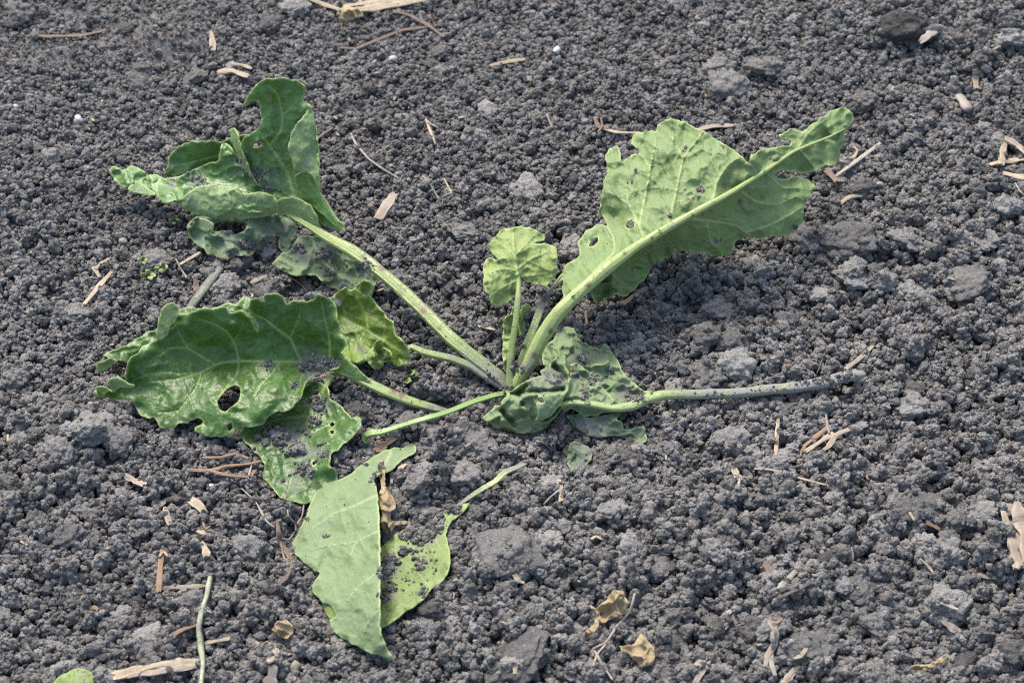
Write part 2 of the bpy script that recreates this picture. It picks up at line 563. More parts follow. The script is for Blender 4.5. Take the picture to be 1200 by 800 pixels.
    V = place(V2[:, 0], V2[:, 1], hh / 100.0)
    return dict(V=V, F=F, vein=vein, edge=edge, brown=brown, dust=du, under=np.full(len(V2), 1.0 if side == 'under' else 0.0))

def blade(name, patches, mats, parent, thick=0.0006, label=None):
    V = np.vstack([p['V'] for p in patches])
    F, o = [], 0
    for p in patches:
        F.append(p['F'] + o); o += len(p['V'])
    F = np.vstack(F)
    me = mesh_from(name, V, F)
    for a in ('vein', 'edge', 'brown', 'dust', 'under'):
        at = me.attributes.new(a, 'FLOAT', 'POINT')
        at.data.foreach_set('value', np.concatenate([p[a] for p in patches]).astype(np.float32))
    me.materials.append(mats[0]); me.materials.append(mats[1])
    ob = new_obj(name, me, parent)
    so = ob.modifiers.new('thickness', 'SOLIDIFY')
    so.thickness = thick; so.offset = -1.0
    so.material_offset = 1; so.material_offset_rim = 0
    if label: ob['label'] = label
    ALL_LEAF_V.append(V)
    add_bvh(V, F)
    return ob

def tube_mesh(name, path, widths, sides=14, flat=0.8, groove=0.0, seed=0, lump=0.06, dust_line=None, ridge=0.0, jag=0.0):
    """path: world points; widths: full widths (m). Celery-like section: groove on the upper side"""
    path = np.asarray(path, float); widths = np.asarray(widths, float)
    n = len(path)
    tan = np.gradient(path, axis=0)
    tan /= np.linalg.norm(tan, axis=1)[:, None] + 1e-12
    V, stripe, dust = [], [], []
    for i in range(n):
        t = tan[i]
        up = np.array([0, 0, 1.0]) if abs(t[2]) < 0.9 else np.array([0, 1.0, 0])
        sd_ = np.cross(t, up); sd_ /= np.linalg.norm(sd_)
        up = np.cross(sd_, t)
        r = widths[i] * 0.5
        for k in range(sides):
            a = 2 * math.pi * k / sides
            ca, sa = math.cos(a), math.sin(a)
            rr = 1 + ridge * math.cos(a * 9) + lump * vnoise(np.array([ca * 1.3 + i * 0.11, sa * 1.3, seed * 3.1]), 0.6, seed)
            y = sa * flat
            if groove and sa > 0:
                y -= groove * (1 - (ca / 0.95) ** 2 if abs(ca) < 0.95 else 0)
            pj = path[i]
            if jag and i in (0, 1, n - 2, n - 1):
                e = (-1 if i < 2 else 1) * (1 if i in (0, n - 1) else .4)
                pj = pj + t * e * jag * r * 2 * hash01(np.array([k]), np.array([seed]), np.array([0 if i < 2 else 1]), 5)[0]
            V.append(pj + (sd_ * ca + up * y) * r * rr)
            stripe.append(0.5 + 0.5 * math.cos(a * 9) * (.75 + .25 * math.sin(a * 3)))
            dust.append(0 if dust_line is None else dust_line[i])
    F = []
    for i in range(n - 1):
        for k in range(sides):
            k2 = (k + 1) % sides
            F.append((i * sides + k, i * sides + k2, (i + 1) * sides + k2, (i + 1) * sides + k))
    c0 = len(V); V.append(path[0]); c1 = len(V); V.append(path[-1])
    stripe += [0.8, 0.8]; dust += [dust[0], dust[-1]]
    for k in range(sides):
        k2 = (k + 1) % sides
        F.append((c0, k2, k)); F.append((c1, (n - 1) * sides + k, (n - 1) * sides + k2))
    me = mesh_from(name, V, F)
    for nm, d in (('stripe', stripe), ('dust', dust)):
        at = me.attributes.new(nm, 'FLOAT', 'POINT')
        at.data.foreach_set('value', np.array(d, np.float32))
    return me, V, F

def petiole(name, pts, mat, parent, groove=0.25, flat=0.85, seed=0, sides=28, scars=()):
    """pts: (px, py, height cm of the axis, width px [, dust])"""
    q = smooth_line([p[:4] if len(p) == 4 else p[:5] for p in [(p + (0.0,)) if len(p) == 4 else p for p in pts]], 3.0)
    path = place(q[:, 0], q[:, 1], q[:, 2] / 100.0)
    w = np.array([q[i, 3] * mm_per_px(q[i, 0], q[i, 1]) for i in range(len(q))])
    w = w * (1 + 0.05 * vnoise(q[:, :2], 14, seed))
    me, V, F = tube_mesh(name, path, w, sides, flat, groove, seed, dust_line=q[:, 4], ridge=.022 if sides > 12 else 0)
    sc = np.zeros(len(V))
    vx, vy = project(np.array(V))
    for sx, sy, sr in scars:
        sc = np.maximum(sc, np.clip(1.5 - np.hypot(vx - sx, vy - sy) / sr, 0, 1))
    at = me.attributes.new('scar', 'FLOAT', 'POINT')
    at.data.foreach_set('value', sc.astype(np.float32))
    me.materials.append(mat)
    ob = new_obj(name, me, parent)
    ALL_LEAF_V.append(np.array(V))
    add_bvh(V, [f for f in F])
    return ob

# ------------------------------------------------------------------ frames used while tracing
Z1 = fr(100, 70, 3.6375); Z3 = fr(100, 400, 3.6375); Z4 = fr(320, 240, 3.6375); Z5 = fr(320, 420, 3.6375)
Z7 = fr(540, 240, 3.6375); ZI = fr(640, 110, 3.0); ZE = fr(200, 230, 4.615); ZB = fr(380, 320, 6.15)
ZG = fr(555, 255, 4.0); ZJ = fr(560, 380, 5.332); ZK = fr(330, 510, 2.963); ZC = fr(100, 330, 4.0)
ZR = fr(740, 380, 3.6375); ZD = fr(560, 560, 3.333)
ID = fr(0, 0, 1)
def V_(frame, *lines):
    return [(frame(l), w) for l, w in lines]

crown_pt = place(np.array([597.]), np.array([458.]), np.array([0.0]))[0]
plant = empty('beet_plant', crown_pt)
tag(plant, 'wilting green beet plant with a fan of broad leaves on grey soil', 'plant')

# crown: the pale stub in which the petioles meet
cme, cV, cF = tube_mesh('crown', [crown_pt + np.array([0, 0, z]) for z in np.linspace(-.022, .007, 9)],
                        [.026, .028, .028, .027, .025, .021, .017, .012, .006], 20, 1.0, 0, 5, 0.25)
cme.materials.append(PM_GREY)
new_obj('crown', cme, plant)

# ---- leaf A: tall folded leaf, far left
A = []
A.append(patch(Z1([(335, 490), (350, 450), (360, 400), (400, 370), (450, 350), (520, 345), (575, 350), (640, 330), (700, 318), (720, 330), (700, 420), (640, 440), (560, 450), (500, 462), (450, 485), (400, 497)]),
    Z1([(340, 480, 2.4), (400, 375, 4.3), (520, 350, 5.0), (700, 320, 5.4), (560, 440, 3.0), (450, 480, 2.4), (450, 420, 3.5)]), 'top', seed=21, wrinkle=0.10,
    veins=V_(Z1, ([(700, 400), (560, 410), (440, 440), (360, 450)], 1.4)), ruffle=.2, dust=Z1([(380, 450, 20, .3)]) ))
A.append(patch(Z1([(100, 470), (120, 450), (160, 470), (200, 450), (240, 470), (270, 490), (300, 487), (340, 505), (400, 500), (450, 475), (520, 443), (568, 432), (572, 385), (582, 360), (605, 355), (640, 400), (690, 470), (740, 530), (800, 575), (840, 600), (800, 640), (700, 650), (600, 620), (520, 610), (450, 600), (380, 600), (335, 612), (300, 572), (262, 542), (215, 520), (185, 545), (150, 540), (120, 510)]),
    Z1([(100, 470, 2.6), (200, 455, 3.0), (335, 610, 2.9), (262, 540, 2.5), (340, 505, 2.8), (520, 443, 3.8), (600, 358, 5.5), (640, 480, 3.8), (600, 600, 3.1), (740, 550, 3.2), (700, 640, 3.2), (450, 560, 2.8)]), 'top', seed=22, wrinkle=0.16,
    veins=V_(Z1, ([(830, 600), (700, 560), (560, 540), (400, 545), (250, 510)], 1.2)), ruffle=.25, edgew=1.6,
    dust=[(230, 210, 14, .9), (285, 190, 12, .8), (270, 205, 10, .5), (200, 215, 10, .7)]))
A.append(patch(Z1([(180, 552), (195, 530), (215, 515), (250, 532), (302, 574), (290, 578), (240, 574), (205, 566)]),
    Z1([(180, 552, 2.4), (215, 515, 2.6), (302, 574, 2.7), (240, 574, 2.2)]), 'under', seed=23, quilt=.05))
A.append(patch(Z1([(672, 190), (690, 160), (705, 135), (728, 108), (770, 82), (840, 80), (905, 92), (937, 115), (932, 175), (958, 190), (962, 215), (985, 300), (995, 400), (998, 520), (1005, 570), (1040, 620), (1062, 662), (1100, 705), (1108, 735), (1050, 720), (990, 690), (930, 640), (880, 600), (830, 592), (770, 565), (720, 515), (690, 445), (665, 372), (672, 335), (715, 312), (738, 295), (752, 258), (745, 228), (738, 178), (710, 180), (695, 195)]),
    Z1([(675, 190, 9.5), (730, 110, 11.0), (840, 80, 11.8), (937, 110, 11.0), (960, 200, 9.8), (800, 200, 9.5), (740, 220, 9.2), (670, 340, 7.2), (800, 360, 7.0), (980, 320, 8.3), (690, 450, 5.2), (880, 500, 5.0), (1000, 500, 6.3), (770, 560, 3.8), (890, 590, 4.2), (1005, 590, 5.0), (1105, 730, 4.0), (990, 690, 3.8)]), 'top', seed=24, wrinkle=0.14,
    veins=V_(Z1, ([(930, 640), (890, 580), (860, 480), (810, 400), (765, 340), (740, 305)], 2.6), ([(790, 360), (830, 310), (840, 240), (820, 150), (780, 110)], 1.5), ([(860, 480), (900, 470), (930, 450)], 1.0),
        ([(835, 240), (880, 200), (920, 150)], 1.0), ([(1090, 710), (1030, 640), (980, 560)], 1.3)),
    holes=[Z1([(710, 360), (725, 350), (748, 352), (752, 366), (735, 376), (715, 374)])], spots=Z1([(732, 362, 7, .7)]), ruffle=.15, edgew=1.5, quilt=.12,
    dust=Z1([(800, 500, 16, .6), (710, 500, 12, .8), (740, 540, 14, .8)])))
A.append(patch(Z1([(960, 200), (935, 235), (905, 268), (880, 310), (862, 372), (878, 425), (893, 470), (940, 474), (972, 498), (1003, 560), (998, 500), (995, 400), (984, 300), (970, 222)]),
    Z1([(960, 200, 10.0), (905, 268, 9.6), (864, 372, 8.2), (893, 470, 6.8), (972, 498, 6.7), (1003, 560, 5.8), (995, 400, 7.4), (984, 300, 8.6), (940, 380, 8.2)]), 'under', seed=25, wrinkle=0.06, ruffle=.08, edgew=1.5,
    veins=V_(Z1, ([(960, 440), (930, 400), (905, 330)], .9)), dust=Z1([(940, 420, 14, .5)])))
A.append(patch(Z1([(890, 500), (915, 478), (945, 474), (975, 500), (1003, 565), (1040, 620), (1062, 662), (1100, 708), (1105, 735), (1040, 690), (985, 640), (930, 590), (900, 550)]),
    Z1([(890, 500, 5.9), (945, 474, 6.8), (1003, 565, 5.7), (1062, 662, 4.8), (1105, 735, 4.2), (985, 640, 4.6), (900, 550, 5.2)]), 'top', seed=26, quilt=.06, ruffle=.05,
    veins=V_(Z1, ([(1095, 720), (1040, 640), (985, 560), (940, 500)], 1.0))))
A.append(patch(Z1([(376, 605), (420, 582), (470, 546), (530, 530), (600, 540), (665, 568), (740, 563), (800, 578), (815, 600), (830, 640), (800, 662), (700, 678), (600, 687), (530, 682), (470, 662), (420, 632)]),
    Z1([(376, 605, 2.9), (470, 546, 3.6), (600, 540, 4.0), (740, 563, 4.2), (815, 600, 4.4), (800, 660, 3.0), (600, 685, 2.0), (470, 660, 2.2), (600, 620, 3.5)]), 'under', seed=27, wrinkle=0.12, ruffle=.08, edgew=1.3,
    veins=V_(Z1, ([(800, 630), (700, 620), (600, 640), (500, 630)], 1.0), ([(640, 610), (600, 570), (560, 550)], .9)), dust=Z1([(450, 590, 14, .5), (740, 600, 10, .4)])))
A.append(patch(Z1([(812, 605), (850, 590), (910, 592), (960, 622), (990, 668), (998, 715), (965, 700), (930, 680), (880, 664), (820, 662)]),
    Z1([(812, 605, 4.6), (910, 592, 5.2), (990, 668, 4.8), (998, 715, 4.0), (880, 664, 3.8), (820, 660, 3.2)]), 'under', seed=28, quilt=.05, veins=V_(Z1, ([(985, 700), (930, 640), (850, 620)], 1.0)), edgew=1.6))
A.append(patch(Z1([(615, 300), (632, 288), (650, 312), (660, 350), (680, 420), (705, 480), (740, 540), (715, 520), (680, 470), (645, 400), (620, 345)]),
    Z1([(632, 288, 6.8), (660, 350, 6.8), (705, 480, 5.3), (740, 540, 4.2), (620, 345, 5.6), (680, 470, 4.6)]), 'under', seed=29, quilt=.03, dust=Z1([(690, 480, 14, .5)])))
lfA = blade('leaf', A, LM_FRESH, plant, label='tall folded leaf with an upright torn tip and a side lobe curled over')
petiole('petiole', [(336, 248, 3.8, 5.0), (347, 256, 3.9, 6.5), (368, 268, 4.0, 10.1), (389, 281, 4.0, 13.7), (410, 292, 3.9, 15.1), (430, 306, 3.7, 15.8), (463, 333, 3.3, 15.8), (496, 364, 2.8, 15.8), (529, 397, 2.2, 16.6), (556, 419, 1.7, 17.3, .2), (584, 441, 1.2, 17.3, .5), (600, 458, 0.4, 14.4, .5)], PM_GREEN, lfA, 0.55, 0.8, 1, scars=[(449, 315, 4), (497, 363, 4.5), (425, 300, 2.5), (470, 345, 2), (515, 385, 2.5), (540, 402, 2)])

# ---- leaf E: dusty withered leaf lying on the soil behind
E = [patch(ZE([(85, 165), (110, 130), (140, 112), (200, 100), (330, 80), (460, 90), (600, 80), (660, 110), (683, 170), (672, 220), (640, 280), (612, 300), (585, 272), (592, 215), (570, 200), (560, 250), (530, 250), (500, 285), (460, 300), (420, 325), (350, 322), (310, 350), (270, 350), (240, 322), (200, 310), (180, 285), (150, 270), (110, 225), (95, 190)]),
    ZE([(90, 165, 1.6), (140, 115, 2.0), (330, 90, 1.6), (600, 90, 2.0), (680, 170, 1.9), (612, 295, 1.0), (420, 320, 0.9), (270, 345, 0.7), (110, 225, 0.9), (300, 210, 1.3), (400, 180, 1.7)]), 'top', seed=31, wrinkle=0.30, ruffle=.30, quilt=.22,
    holes=[ZE([(228, 150), (300, 135), (410, 140), (400, 185), (350, 205), (300, 185), (235, 190)])],
    spots=ZE([(510, 265, 9, .95), (460, 298, 6, .8), (310, 345, 9, .8), (250, 330, 8, .7), (575, 210, 7, .6), (640, 150, 6, .6), (590, 165, 9, .5)]),
    dust=ZE([(330, 200, 14, .7), (420, 270, 12, .8), (330, 300, 10, .6), (520, 220, 14, .7), (600, 200, 12, .7)]), edge_dust=.3),
     patch(ZE([(85, 165), (110, 130), (140, 112), (200, 128), (232, 150), (225, 195), (190, 193), (150, 170), (120, 160)]),
    ZE([(85, 165, 1.7), (140, 112, 2.3), (232, 150, 2.2), (220, 190, 1.8), (150, 170, 1.8)]), 'under', seed=32, quilt=.05)]
lfE = blade('leaf', E, LM_WILT, plant, label='dusty grey-green leaf with browned edge lying on the soil')
E2 = [patch(ZE([(548, 366), (600, 310), (640, 282), (680, 232), (720, 208), (770, 218), (800, 212), (850, 232), (900, 262), (960, 292), (1030, 335), (1085, 380), (1110, 440), (1105, 500), (1060, 560), (960, 560), (910, 520), (885, 497), (850, 493), (820, 460), (790, 430), (730, 425), (680, 432), (620, 410)]),
    ZE([(550, 366, 0.8), (640, 285, 1.3), (720, 210, 1.8), (850, 235, 2.2), (1030, 340, 1.9), (1100, 440, 1.5), (1060, 540, 1.0), (900, 510, 0.6), (820, 455, 1.0), (700, 360, 1.5), (880, 380, 0.9), (760, 280, 1.1)]), 'under', seed=33, wrinkle=0.30, ruffle=.25, quilt=.25,
    veins=V_(ZE, ([(1090, 520), (980, 470), (890, 410), (830, 360), (790, 300), (770, 240)], 2.0), ([(890, 410), (760, 400), (640, 370)], 1.0)),
    holes=[ZE([(930, 372), (950, 368), (960, 380), (945, 385)])], spots=ZE([(855, 478, 8, .55), (760, 330, 7, .4)]),
    dust=ZE([(690, 290, 12, 1.1), (730, 330, 10, .9), (830, 310, 14, .9), (850, 400, 12, .9), (1050, 390, 14, .9), (940, 460, 10, .7)]),
    folds=[(ZE([(790, 290), (820, 350), (880, 410)]), 4, .35)])]
lfE2 = blade('leaf', E2, LM_WILT, plant, label='limp pale grey-green leaf smeared with soil under the long stalk')
petiole('petiole', [(424, 350, 0.9, 8, .8), (445, 360, -.4, 9, 1), (470, 374, -1.2, 10, 1), (520, 407, -1.4, 12, 1), (570, 442, -1.0, 12, 1), (596, 458, -.5, 12, 1)], PM_GREY, lfE2, 0.2, 0.8, 2)

# ---- leaf F: dark leaf behind the broad one
Fp = [patch([(120, 417), (132, 410), (145, 406), (160, 397), (172, 390), (183, 385), (205, 366), (212, 361), (225, 360), (245, 362), (258, 358), (268, 354), (276, 356), (286, 347), (296, 352), (303, 372), (280, 400), (240, 420), (200, 430), (165, 430), (148, 424)],
    [(120, 417, 1.0), (160, 397, 1.8), (183, 385, 2.3), (225, 360, 2.6), (286, 348, 2.8), (303, 372, 2.2), (200, 430, 0.8), (260, 405, 1.2)], 'top', seed=35, wrinkle=0.12, ruffle=.15, edge_dust=.3,
    veins=[([(300, 385), (240, 392), (180, 405), (130, 415)], 1.2)]),
     patch(ZC([(48, 400), (55, 382), (90, 372), (120, 356), (150, 368), (148, 380), (110, 400), (85, 418), (60, 418)]), ZC([(50, 400, .9), (120, 356, 1.6), (150, 372, 1.4), (85, 415, .7)]), 'under', seed=36, quilt=.05)]
lfF = blade('leaf', Fp, LM_GREEN, plant, label='dark leaf mostly hidden behind the broad holed leaf')

# ---- leaf B: crinkled bright leaf
B = [patch(ZB([(50, 180), (80, 140), (140, 100), (190, 118), (225, 112), (240, 80), (290, 55), (330, 72), (338, 110), (333, 148), (315, 160), (350, 180), (390, 230), (430, 290), (460, 335), (500, 350), (503, 400), (520, 450), (570, 490), (592, 530), (612, 570), (625, 605), (600, 640), (550, 670), (480, 655), (420, 640), (330, 640), (250, 650), (180, 640), (100, 600), (40, 520), (20, 400), (30, 280)]),
    ZB([(50, 180, 3.2), (140, 100, 4.6), (290, 55, 5.4), (335, 140, 4.7), (430, 290, 4.0), (500, 350, 3.7), (590, 530, 2.9), (620, 605, 2.4), (550, 670, 1.6), (420, 640, 1.4), (250, 645, 1.2), (60, 560, 1.2), (430, 470, 2.3), (230, 360, 2.2), (90, 290, 2.2)]), 'top', seed=41, rough_edge=1.3, wrinkle=0.12, ruffle=.3, quilt=.28, edgew=1.3,
    veins=V_(ZB, ([(640, 590), (530, 545), (430, 478), (330, 418), (230, 368), (140, 318), (80, 290)], 2.2), ([(312, 400), (305, 300), (260, 220), (230, 150)], 1.3), ([(430, 470), (430, 400), (440, 340)], 1.2), ([(300, 295), (325, 230), (330, 180)], .9), ([(150, 315), (140, 240), (200, 200)], 1.0), ([(300, 400), (260, 470), (200, 540)], .9)),
    spots=ZB([(265, 548, 4, .9), (110, 205, 5, .8)]), dust=ZB([(105, 205, 6, 1.2), (260, 545, 5, 1.0)])),
     patch(ZB([(305, 600), (330, 550), (355, 528), (372, 488), (412, 478), (414, 528), (402, 550), (440, 543), (475, 570), (482, 602), (440, 612), (420, 622), (425, 660), (400, 688), (370, 698), (330, 665), (308, 632)]),
    ZB([(305, 600, 2.0), (412, 480, 3.2), (400, 550, 2.0), (480, 590, 2.8), (425, 650, 1.6), (370, 695, 1.3), (350, 600, 2.9), (380, 640, 1.9)]), 'under', seed=42, wrinkle=0.30, quilt=.35, ruffle=.4, step=1.8)]
lfB = blade('leaf', B, LM_BRIGHT, plant, label='short crinkled bright green leaf with a ragged pale curl')
petiole('petiole', [(474, 413, 2.3, 4.9), (482, 406, 2.6, 7.4), (496, 412, 2.4, 9.0), (512, 416, 2.2, 9.8), (529, 420, 2.0, 10.7, .3), (554, 430, 1.5, 11.5, .5), (576, 444, 1.1, 12.3, .8), (598, 458, 0.5, 11.5, .8)], PM_GREEN, lfB, 0.35, 0.8, 3)

# ---- leaf D: lower leaf under the broad one
Dp = [patch([(279, 509), (285, 516), (293, 524), (304, 534), (309, 543), (308, 554), (310, 562), (320, 573), (328, 583), (339, 587), (356, 590), (364, 588), (374, 579), (384, 570), (396, 562), (394, 552), (387, 545), (386, 538), (389, 532), (397, 526), (408, 517), (418, 507), (424, 497), (424, 490), (418, 487), (412, 489), (405, 482), (396, 473), (386, 465), (382, 450), (360, 444), (330, 452), (298, 478)],
    [(279, 509, .7), (308, 545, .6), (320, 573, .5), (356, 590, .5), (396, 560, .8), (387, 540, 1.5), (410, 515, 1.7), (424, 493, 1.9), (396, 473, 1.7), (382, 450, 1.8), (330, 452, 1.0), (298, 478, .7), (355, 510, .7), (342, 550, .6), (380, 505, 1.0)], 'top', seed=51, rough_edge=1.2, wrinkle=0.08, ruffle=.22, quilt=.12, edgew=1.5,
    holes=[[(387, 495.5), (390, 494.5), (392, 497), (390, 499.5), (387, 499)], [(386.5, 504.5), (389, 503), (392, 505), (391, 508), (388, 508)], [(366, 541), (368.5, 540), (369, 544), (366.5, 545)]],
    veins=[([(388, 440), (376, 462), (367, 483), (356, 510), (345, 545), (335, 585)], 2.0), ([(366, 487), (340, 488), (310, 495)], 1.0), ([(356, 512), (380, 500), (405, 488)], .9), ([(347, 540), (370, 530), (385, 520)], .9), ([(350, 525), (325, 530), (308, 528)], .8)],
    dust=[(340, 515, 22, .9), (355, 530, 14, 1.0), (372, 530, 12, .8), (357, 552, 14, .9), (375, 475, 12, .9), (345, 572, 14, .6)])]
lfD = blade('leaf', Dp, LM_GREEN, plant, label='small green leaf with crinkled edge and clods on it')
petiole('petiole', [(372, 468, 1.3, 4), (382, 452, 1.7, 7), (389, 440, 2.0, 8), (404, 437, 1.7, 9), (430, 450, .9, 9, .4), (470, 474, -.6, 9, .5), (530, 484, -1.4, 9, .8), (590, 464, -1.0, 9, .8)], PM_GREEN, lfD, 0.3, 0.8, 4)

# ---- leaf C: the broad holed leaf
Cp = [patch(ZC([(38, 512), (55, 498), (95, 493), (128, 512), (112, 480), (118, 455), (150, 446), (188, 466), (188, 440), (196, 395), (212, 358), (248, 330), (272, 300), (310, 286), (336, 274), (332, 240), (340, 210), (346, 165), (360, 130), (385, 105), (415, 100), (430, 122), (440, 152), (480, 150), (520, 136), (558, 120), (600, 126), (655, 118), (680, 145), (735, 140), (770, 165), (790, 198), (808, 232), (803, 200), (785, 165), (762, 128), (766, 108), (778, 84), (805, 80), (835, 86), (843, 62), (870, 60), (892, 55), (922, 72), (942, 105), (970, 88), (1005, 95), (1040, 95), (1070, 80), (1086, 60), (1120, 70), (1155, 90), (1175, 120), (1184, 180), (1200, 230), (1216, 292), (1204, 325), (1200, 365), (1190, 405), (1150, 420), (1120, 418), (1085, 432), (1055, 452), (1034, 480), (1022, 512), (1010, 548), (985, 574), (960, 598), (920, 606), (880, 616), (850, 640), (830, 670), (790, 682), (740, 677), (712, 692), (690, 722), (682, 712), (640, 728), (590, 726), (545, 716), (512, 700), (512, 683), (535, 672), (548, 655), (530, 641), (498, 646), (484, 664), (462, 662), (440, 666), (415, 689), (380, 692), (346, 686), (336, 658), (322, 633), (300, 642), (265, 626), (240, 600), (224, 574), (212, 548), (170, 553), (120, 551), (62, 542)]),
    ZC([(40, 510, 1.6), (120, 545, 1.3), (130, 470, 2.4), (190, 440, 3.2), (250, 330, 4.2), (340, 270, 4.6), (385, 108, 6.4), (520, 136, 6.6), (650, 120, 6.8), (735, 142, 6.2), (780, 90, 7.2), (890, 58, 7.3), (1005, 95, 7.0), (1086, 62, 7.6), (1160, 95, 7.0), (1212, 290, 4.6), (1195, 390, 3.0), (1085, 432, 2.5), (1000, 370, 2.6), (1010, 548, 2.6), (880, 614, 2.3), (700, 372, 2.5), (540, 425, 2.4), (400, 458, 2.5), (230, 470, 2.5), (720, 680, 1.5), (590, 724, 1.1), (390, 690, .9), (240, 595, 1.2), (640, 560, 2.4), (850, 500, 2.9), (440, 570, 1.9), (600, 250, 4.6), (900, 230, 4.8), (1120, 230, 5.0), (400, 300, 4.1)]), 'top', seed=61, rough_edge=1.1, wrinkle=0.06, ruffle=.22, quilt=.24, edgew=1.7, relief=.08,
    holes=[ZC([(618, 560), (640, 530), (665, 500), (700, 485), (722, 495), (728, 525), (715, 560), (680, 590), (655, 608), (630, 596)]), ZC([(663, 678), (672, 665), (686, 660), (688, 683), (676, 698)]), ZC([(1012, 498), (1020, 494), (1022, 502), (1014, 505)])][:2],
    veins=V_(ZC, ([(1200, 400), (1100, 385), (980, 376), (860, 374), (720, 372), (640, 380), (600, 394), (540, 425), (480, 442), (420, 456), (360, 462), (300, 470)], 2.6),
        ([(720, 365), (700, 290), (660, 230), (600, 195), (530, 175)], 1.5), ([(605, 388), (540, 345), (470, 308), (400, 310), (350, 340), (300, 372)], 1.5), ([(540, 425), (450, 430), (380, 420), (300, 430), (230, 460)], 1.3),
        ([(540, 432), (520, 490), (480, 550), (430, 605), (340, 612)], 1.3), ([(720, 380), (710, 430), (680, 470), (640, 520)], 1.2), ([(1005, 365), (985, 320), (960, 265), (900, 220), (840, 175), (790, 150), (768, 122)], 2.0), ([(960, 262), (980, 215), (1000, 170), (1010, 110)], 1.1),
        ([(1148, 380), (1145, 300), (1140, 240), (1120, 170), (1108, 95)], 1.5), ([(910, 380), (870, 430), (820, 490), (770, 570), (740, 620)], 1.1), ([(1030, 405), (1010, 450), (1000, 500), (960, 560)], 1.1), ([(690, 285), (720, 240), (740, 190)], .8), ([(480, 308), (440, 240), (430, 190)], .8), ([(650, 600), (700, 620), (740, 600), (800, 560)], .8), ([(1140, 240), (1180, 220)], .7), ([(430, 605), (400, 640)], .7)),
    spots=ZC([(622, 480, 4.5, .8), (520, 412, 5, .45), (890, 530, 3.0, .6), (640, 545, 4, .25)]),
    dust=ZC([(985, 490, 6, 1.1), (860, 385, 8, .9), (1060, 395, 22, 1.0), (900, 430, 8, .6), (230, 580, 6, .8)])),
    patch(ZC([(38, 512), (52, 492), (80, 487), (128, 516), (108, 478), (112, 458), (150, 442), (190, 466), (205, 480), (235, 488), (215, 498), (160, 496), (130, 518), (100, 508), (60, 520)]),
    ZC([(40, 512, 1.7), (110, 465, 2.9), (150, 444, 3.2), (232, 488, 2.9), (160, 494, 2.4), (80, 500, 2.0)]), 'under', seed=62, quilt=.06, edgew=1.6),
    patch(ZC([(334, 276), (330, 240), (340, 210), (345, 165), (358, 130), (385, 103), (415, 98), (432, 122), (440, 155), (420, 190), (395, 215), (385, 250), (362, 272)]),
    ZC([(334, 276, 4.9), (345, 165, 6.4), (400, 100, 7.0), (440, 155, 6.3), (385, 250, 5.3)]), 'under', seed=63, quilt=.06)]
lfC = blade('leaf', Cp, LM_GREEN, plant, label='broad glossy green leaf with an eaten hole and pale veins')
petiole('petiole', [(372, 424, 2.5, 4.2), (386, 428, 2.5, 7.6), (398, 433, 2.4, 11.0), (420, 443, 2.1, 12.8), (450, 458, 1.7, 12.8), (470, 466, 1.5, 11.9), (490, 473, 1.2, 11.9), (512, 479, 0.8, 11.9, .3), (528, 483, 0.1, 11.0, .9), (545, 484, -.9, 10.2, 1), (575, 474, -1.2, 10.2, 1), (597, 464, -.8, 10.2, 1)], PM_GREEN, lfC, 0.5, 0.85, 6, scars=[(462, 458, 5), (470, 463, 4), (430, 446, 2.5), (505, 477, 3)])
# web of blade running down the stalk of C
stub = blade('leaf_base', [patch([(388, 424), (396, 414), (401, 412), (404, 418), (418, 430), (434, 446), (424, 446), (405, 440), (392, 434)], [(388, 424, 2.8), (401, 412, 3.4), (434, 446, 2.2), (405, 440, 2.4)], 'top', seed=64, quilt=.03)], LM_GREEN, plant)

# ---- thin torn stalk
lfP = petiole('torn_petiole', [(433, 518, .9, 4.5), (428, 517, 1.0, 6.3), (427, 511, 1.3, 8.1), (434, 507, 1.6, 10.8), (446, 506, 1.7, 8.1), (460, 502, 1.8, 7.2), (485, 494, 1.9, 7.2), (523, 483, 2.0, 7.7), (556, 470, 1.9, 8.1), (580, 463, 1.4, 8.1), (600, 459, 0.7, 8.1)], PM_DARK, plant, 0.5, 0.7, 7)
lfP['label'] = 'thin plain green stalk with a curled torn end'

# ---- leaf I: large arched leaf showing its underside
rib_px = [(660, 357, 5.3), (683, 339, 6.0), (716, 311, 6.9), (753, 284, 7.6), (807, 253, 8.1), (853, 228, 8.1), (890, 205, 7.7), (930, 178, 7.2), (973, 160, 6.5), (994, 149, 6.0)]
rib_z = [((x - 640) * 3, (y - 110) * 3, h) for x, y, h in rib_px]
up_ol = [(60, 690), (55, 640), (62, 605), (100, 582), (120, 560), (113, 520), (140, 482), (188, 456), (214, 466), (205, 440), (183, 420), (195, 380), (200, 320), (215, 270), (209, 222), (224, 194), (250, 185), (262, 205), (266, 238), (300, 215), (326, 212), (320, 195), (296, 176), (310, 145), (350, 130), (386, 132), (390, 110), (420, 88), (460, 92), (500, 105), (550, 130), (600, 160), (650, 190), (690, 222), (716, 246), (722, 215), (760, 197), (800, 187), (842, 184), (872, 168), (850, 160), (826, 160), (820, 142), (860, 122), (900, 130), (920, 115), (960, 90), (1000, 60), (1040, 45), (1070, 56), (1082, 88), (1064, 118)]
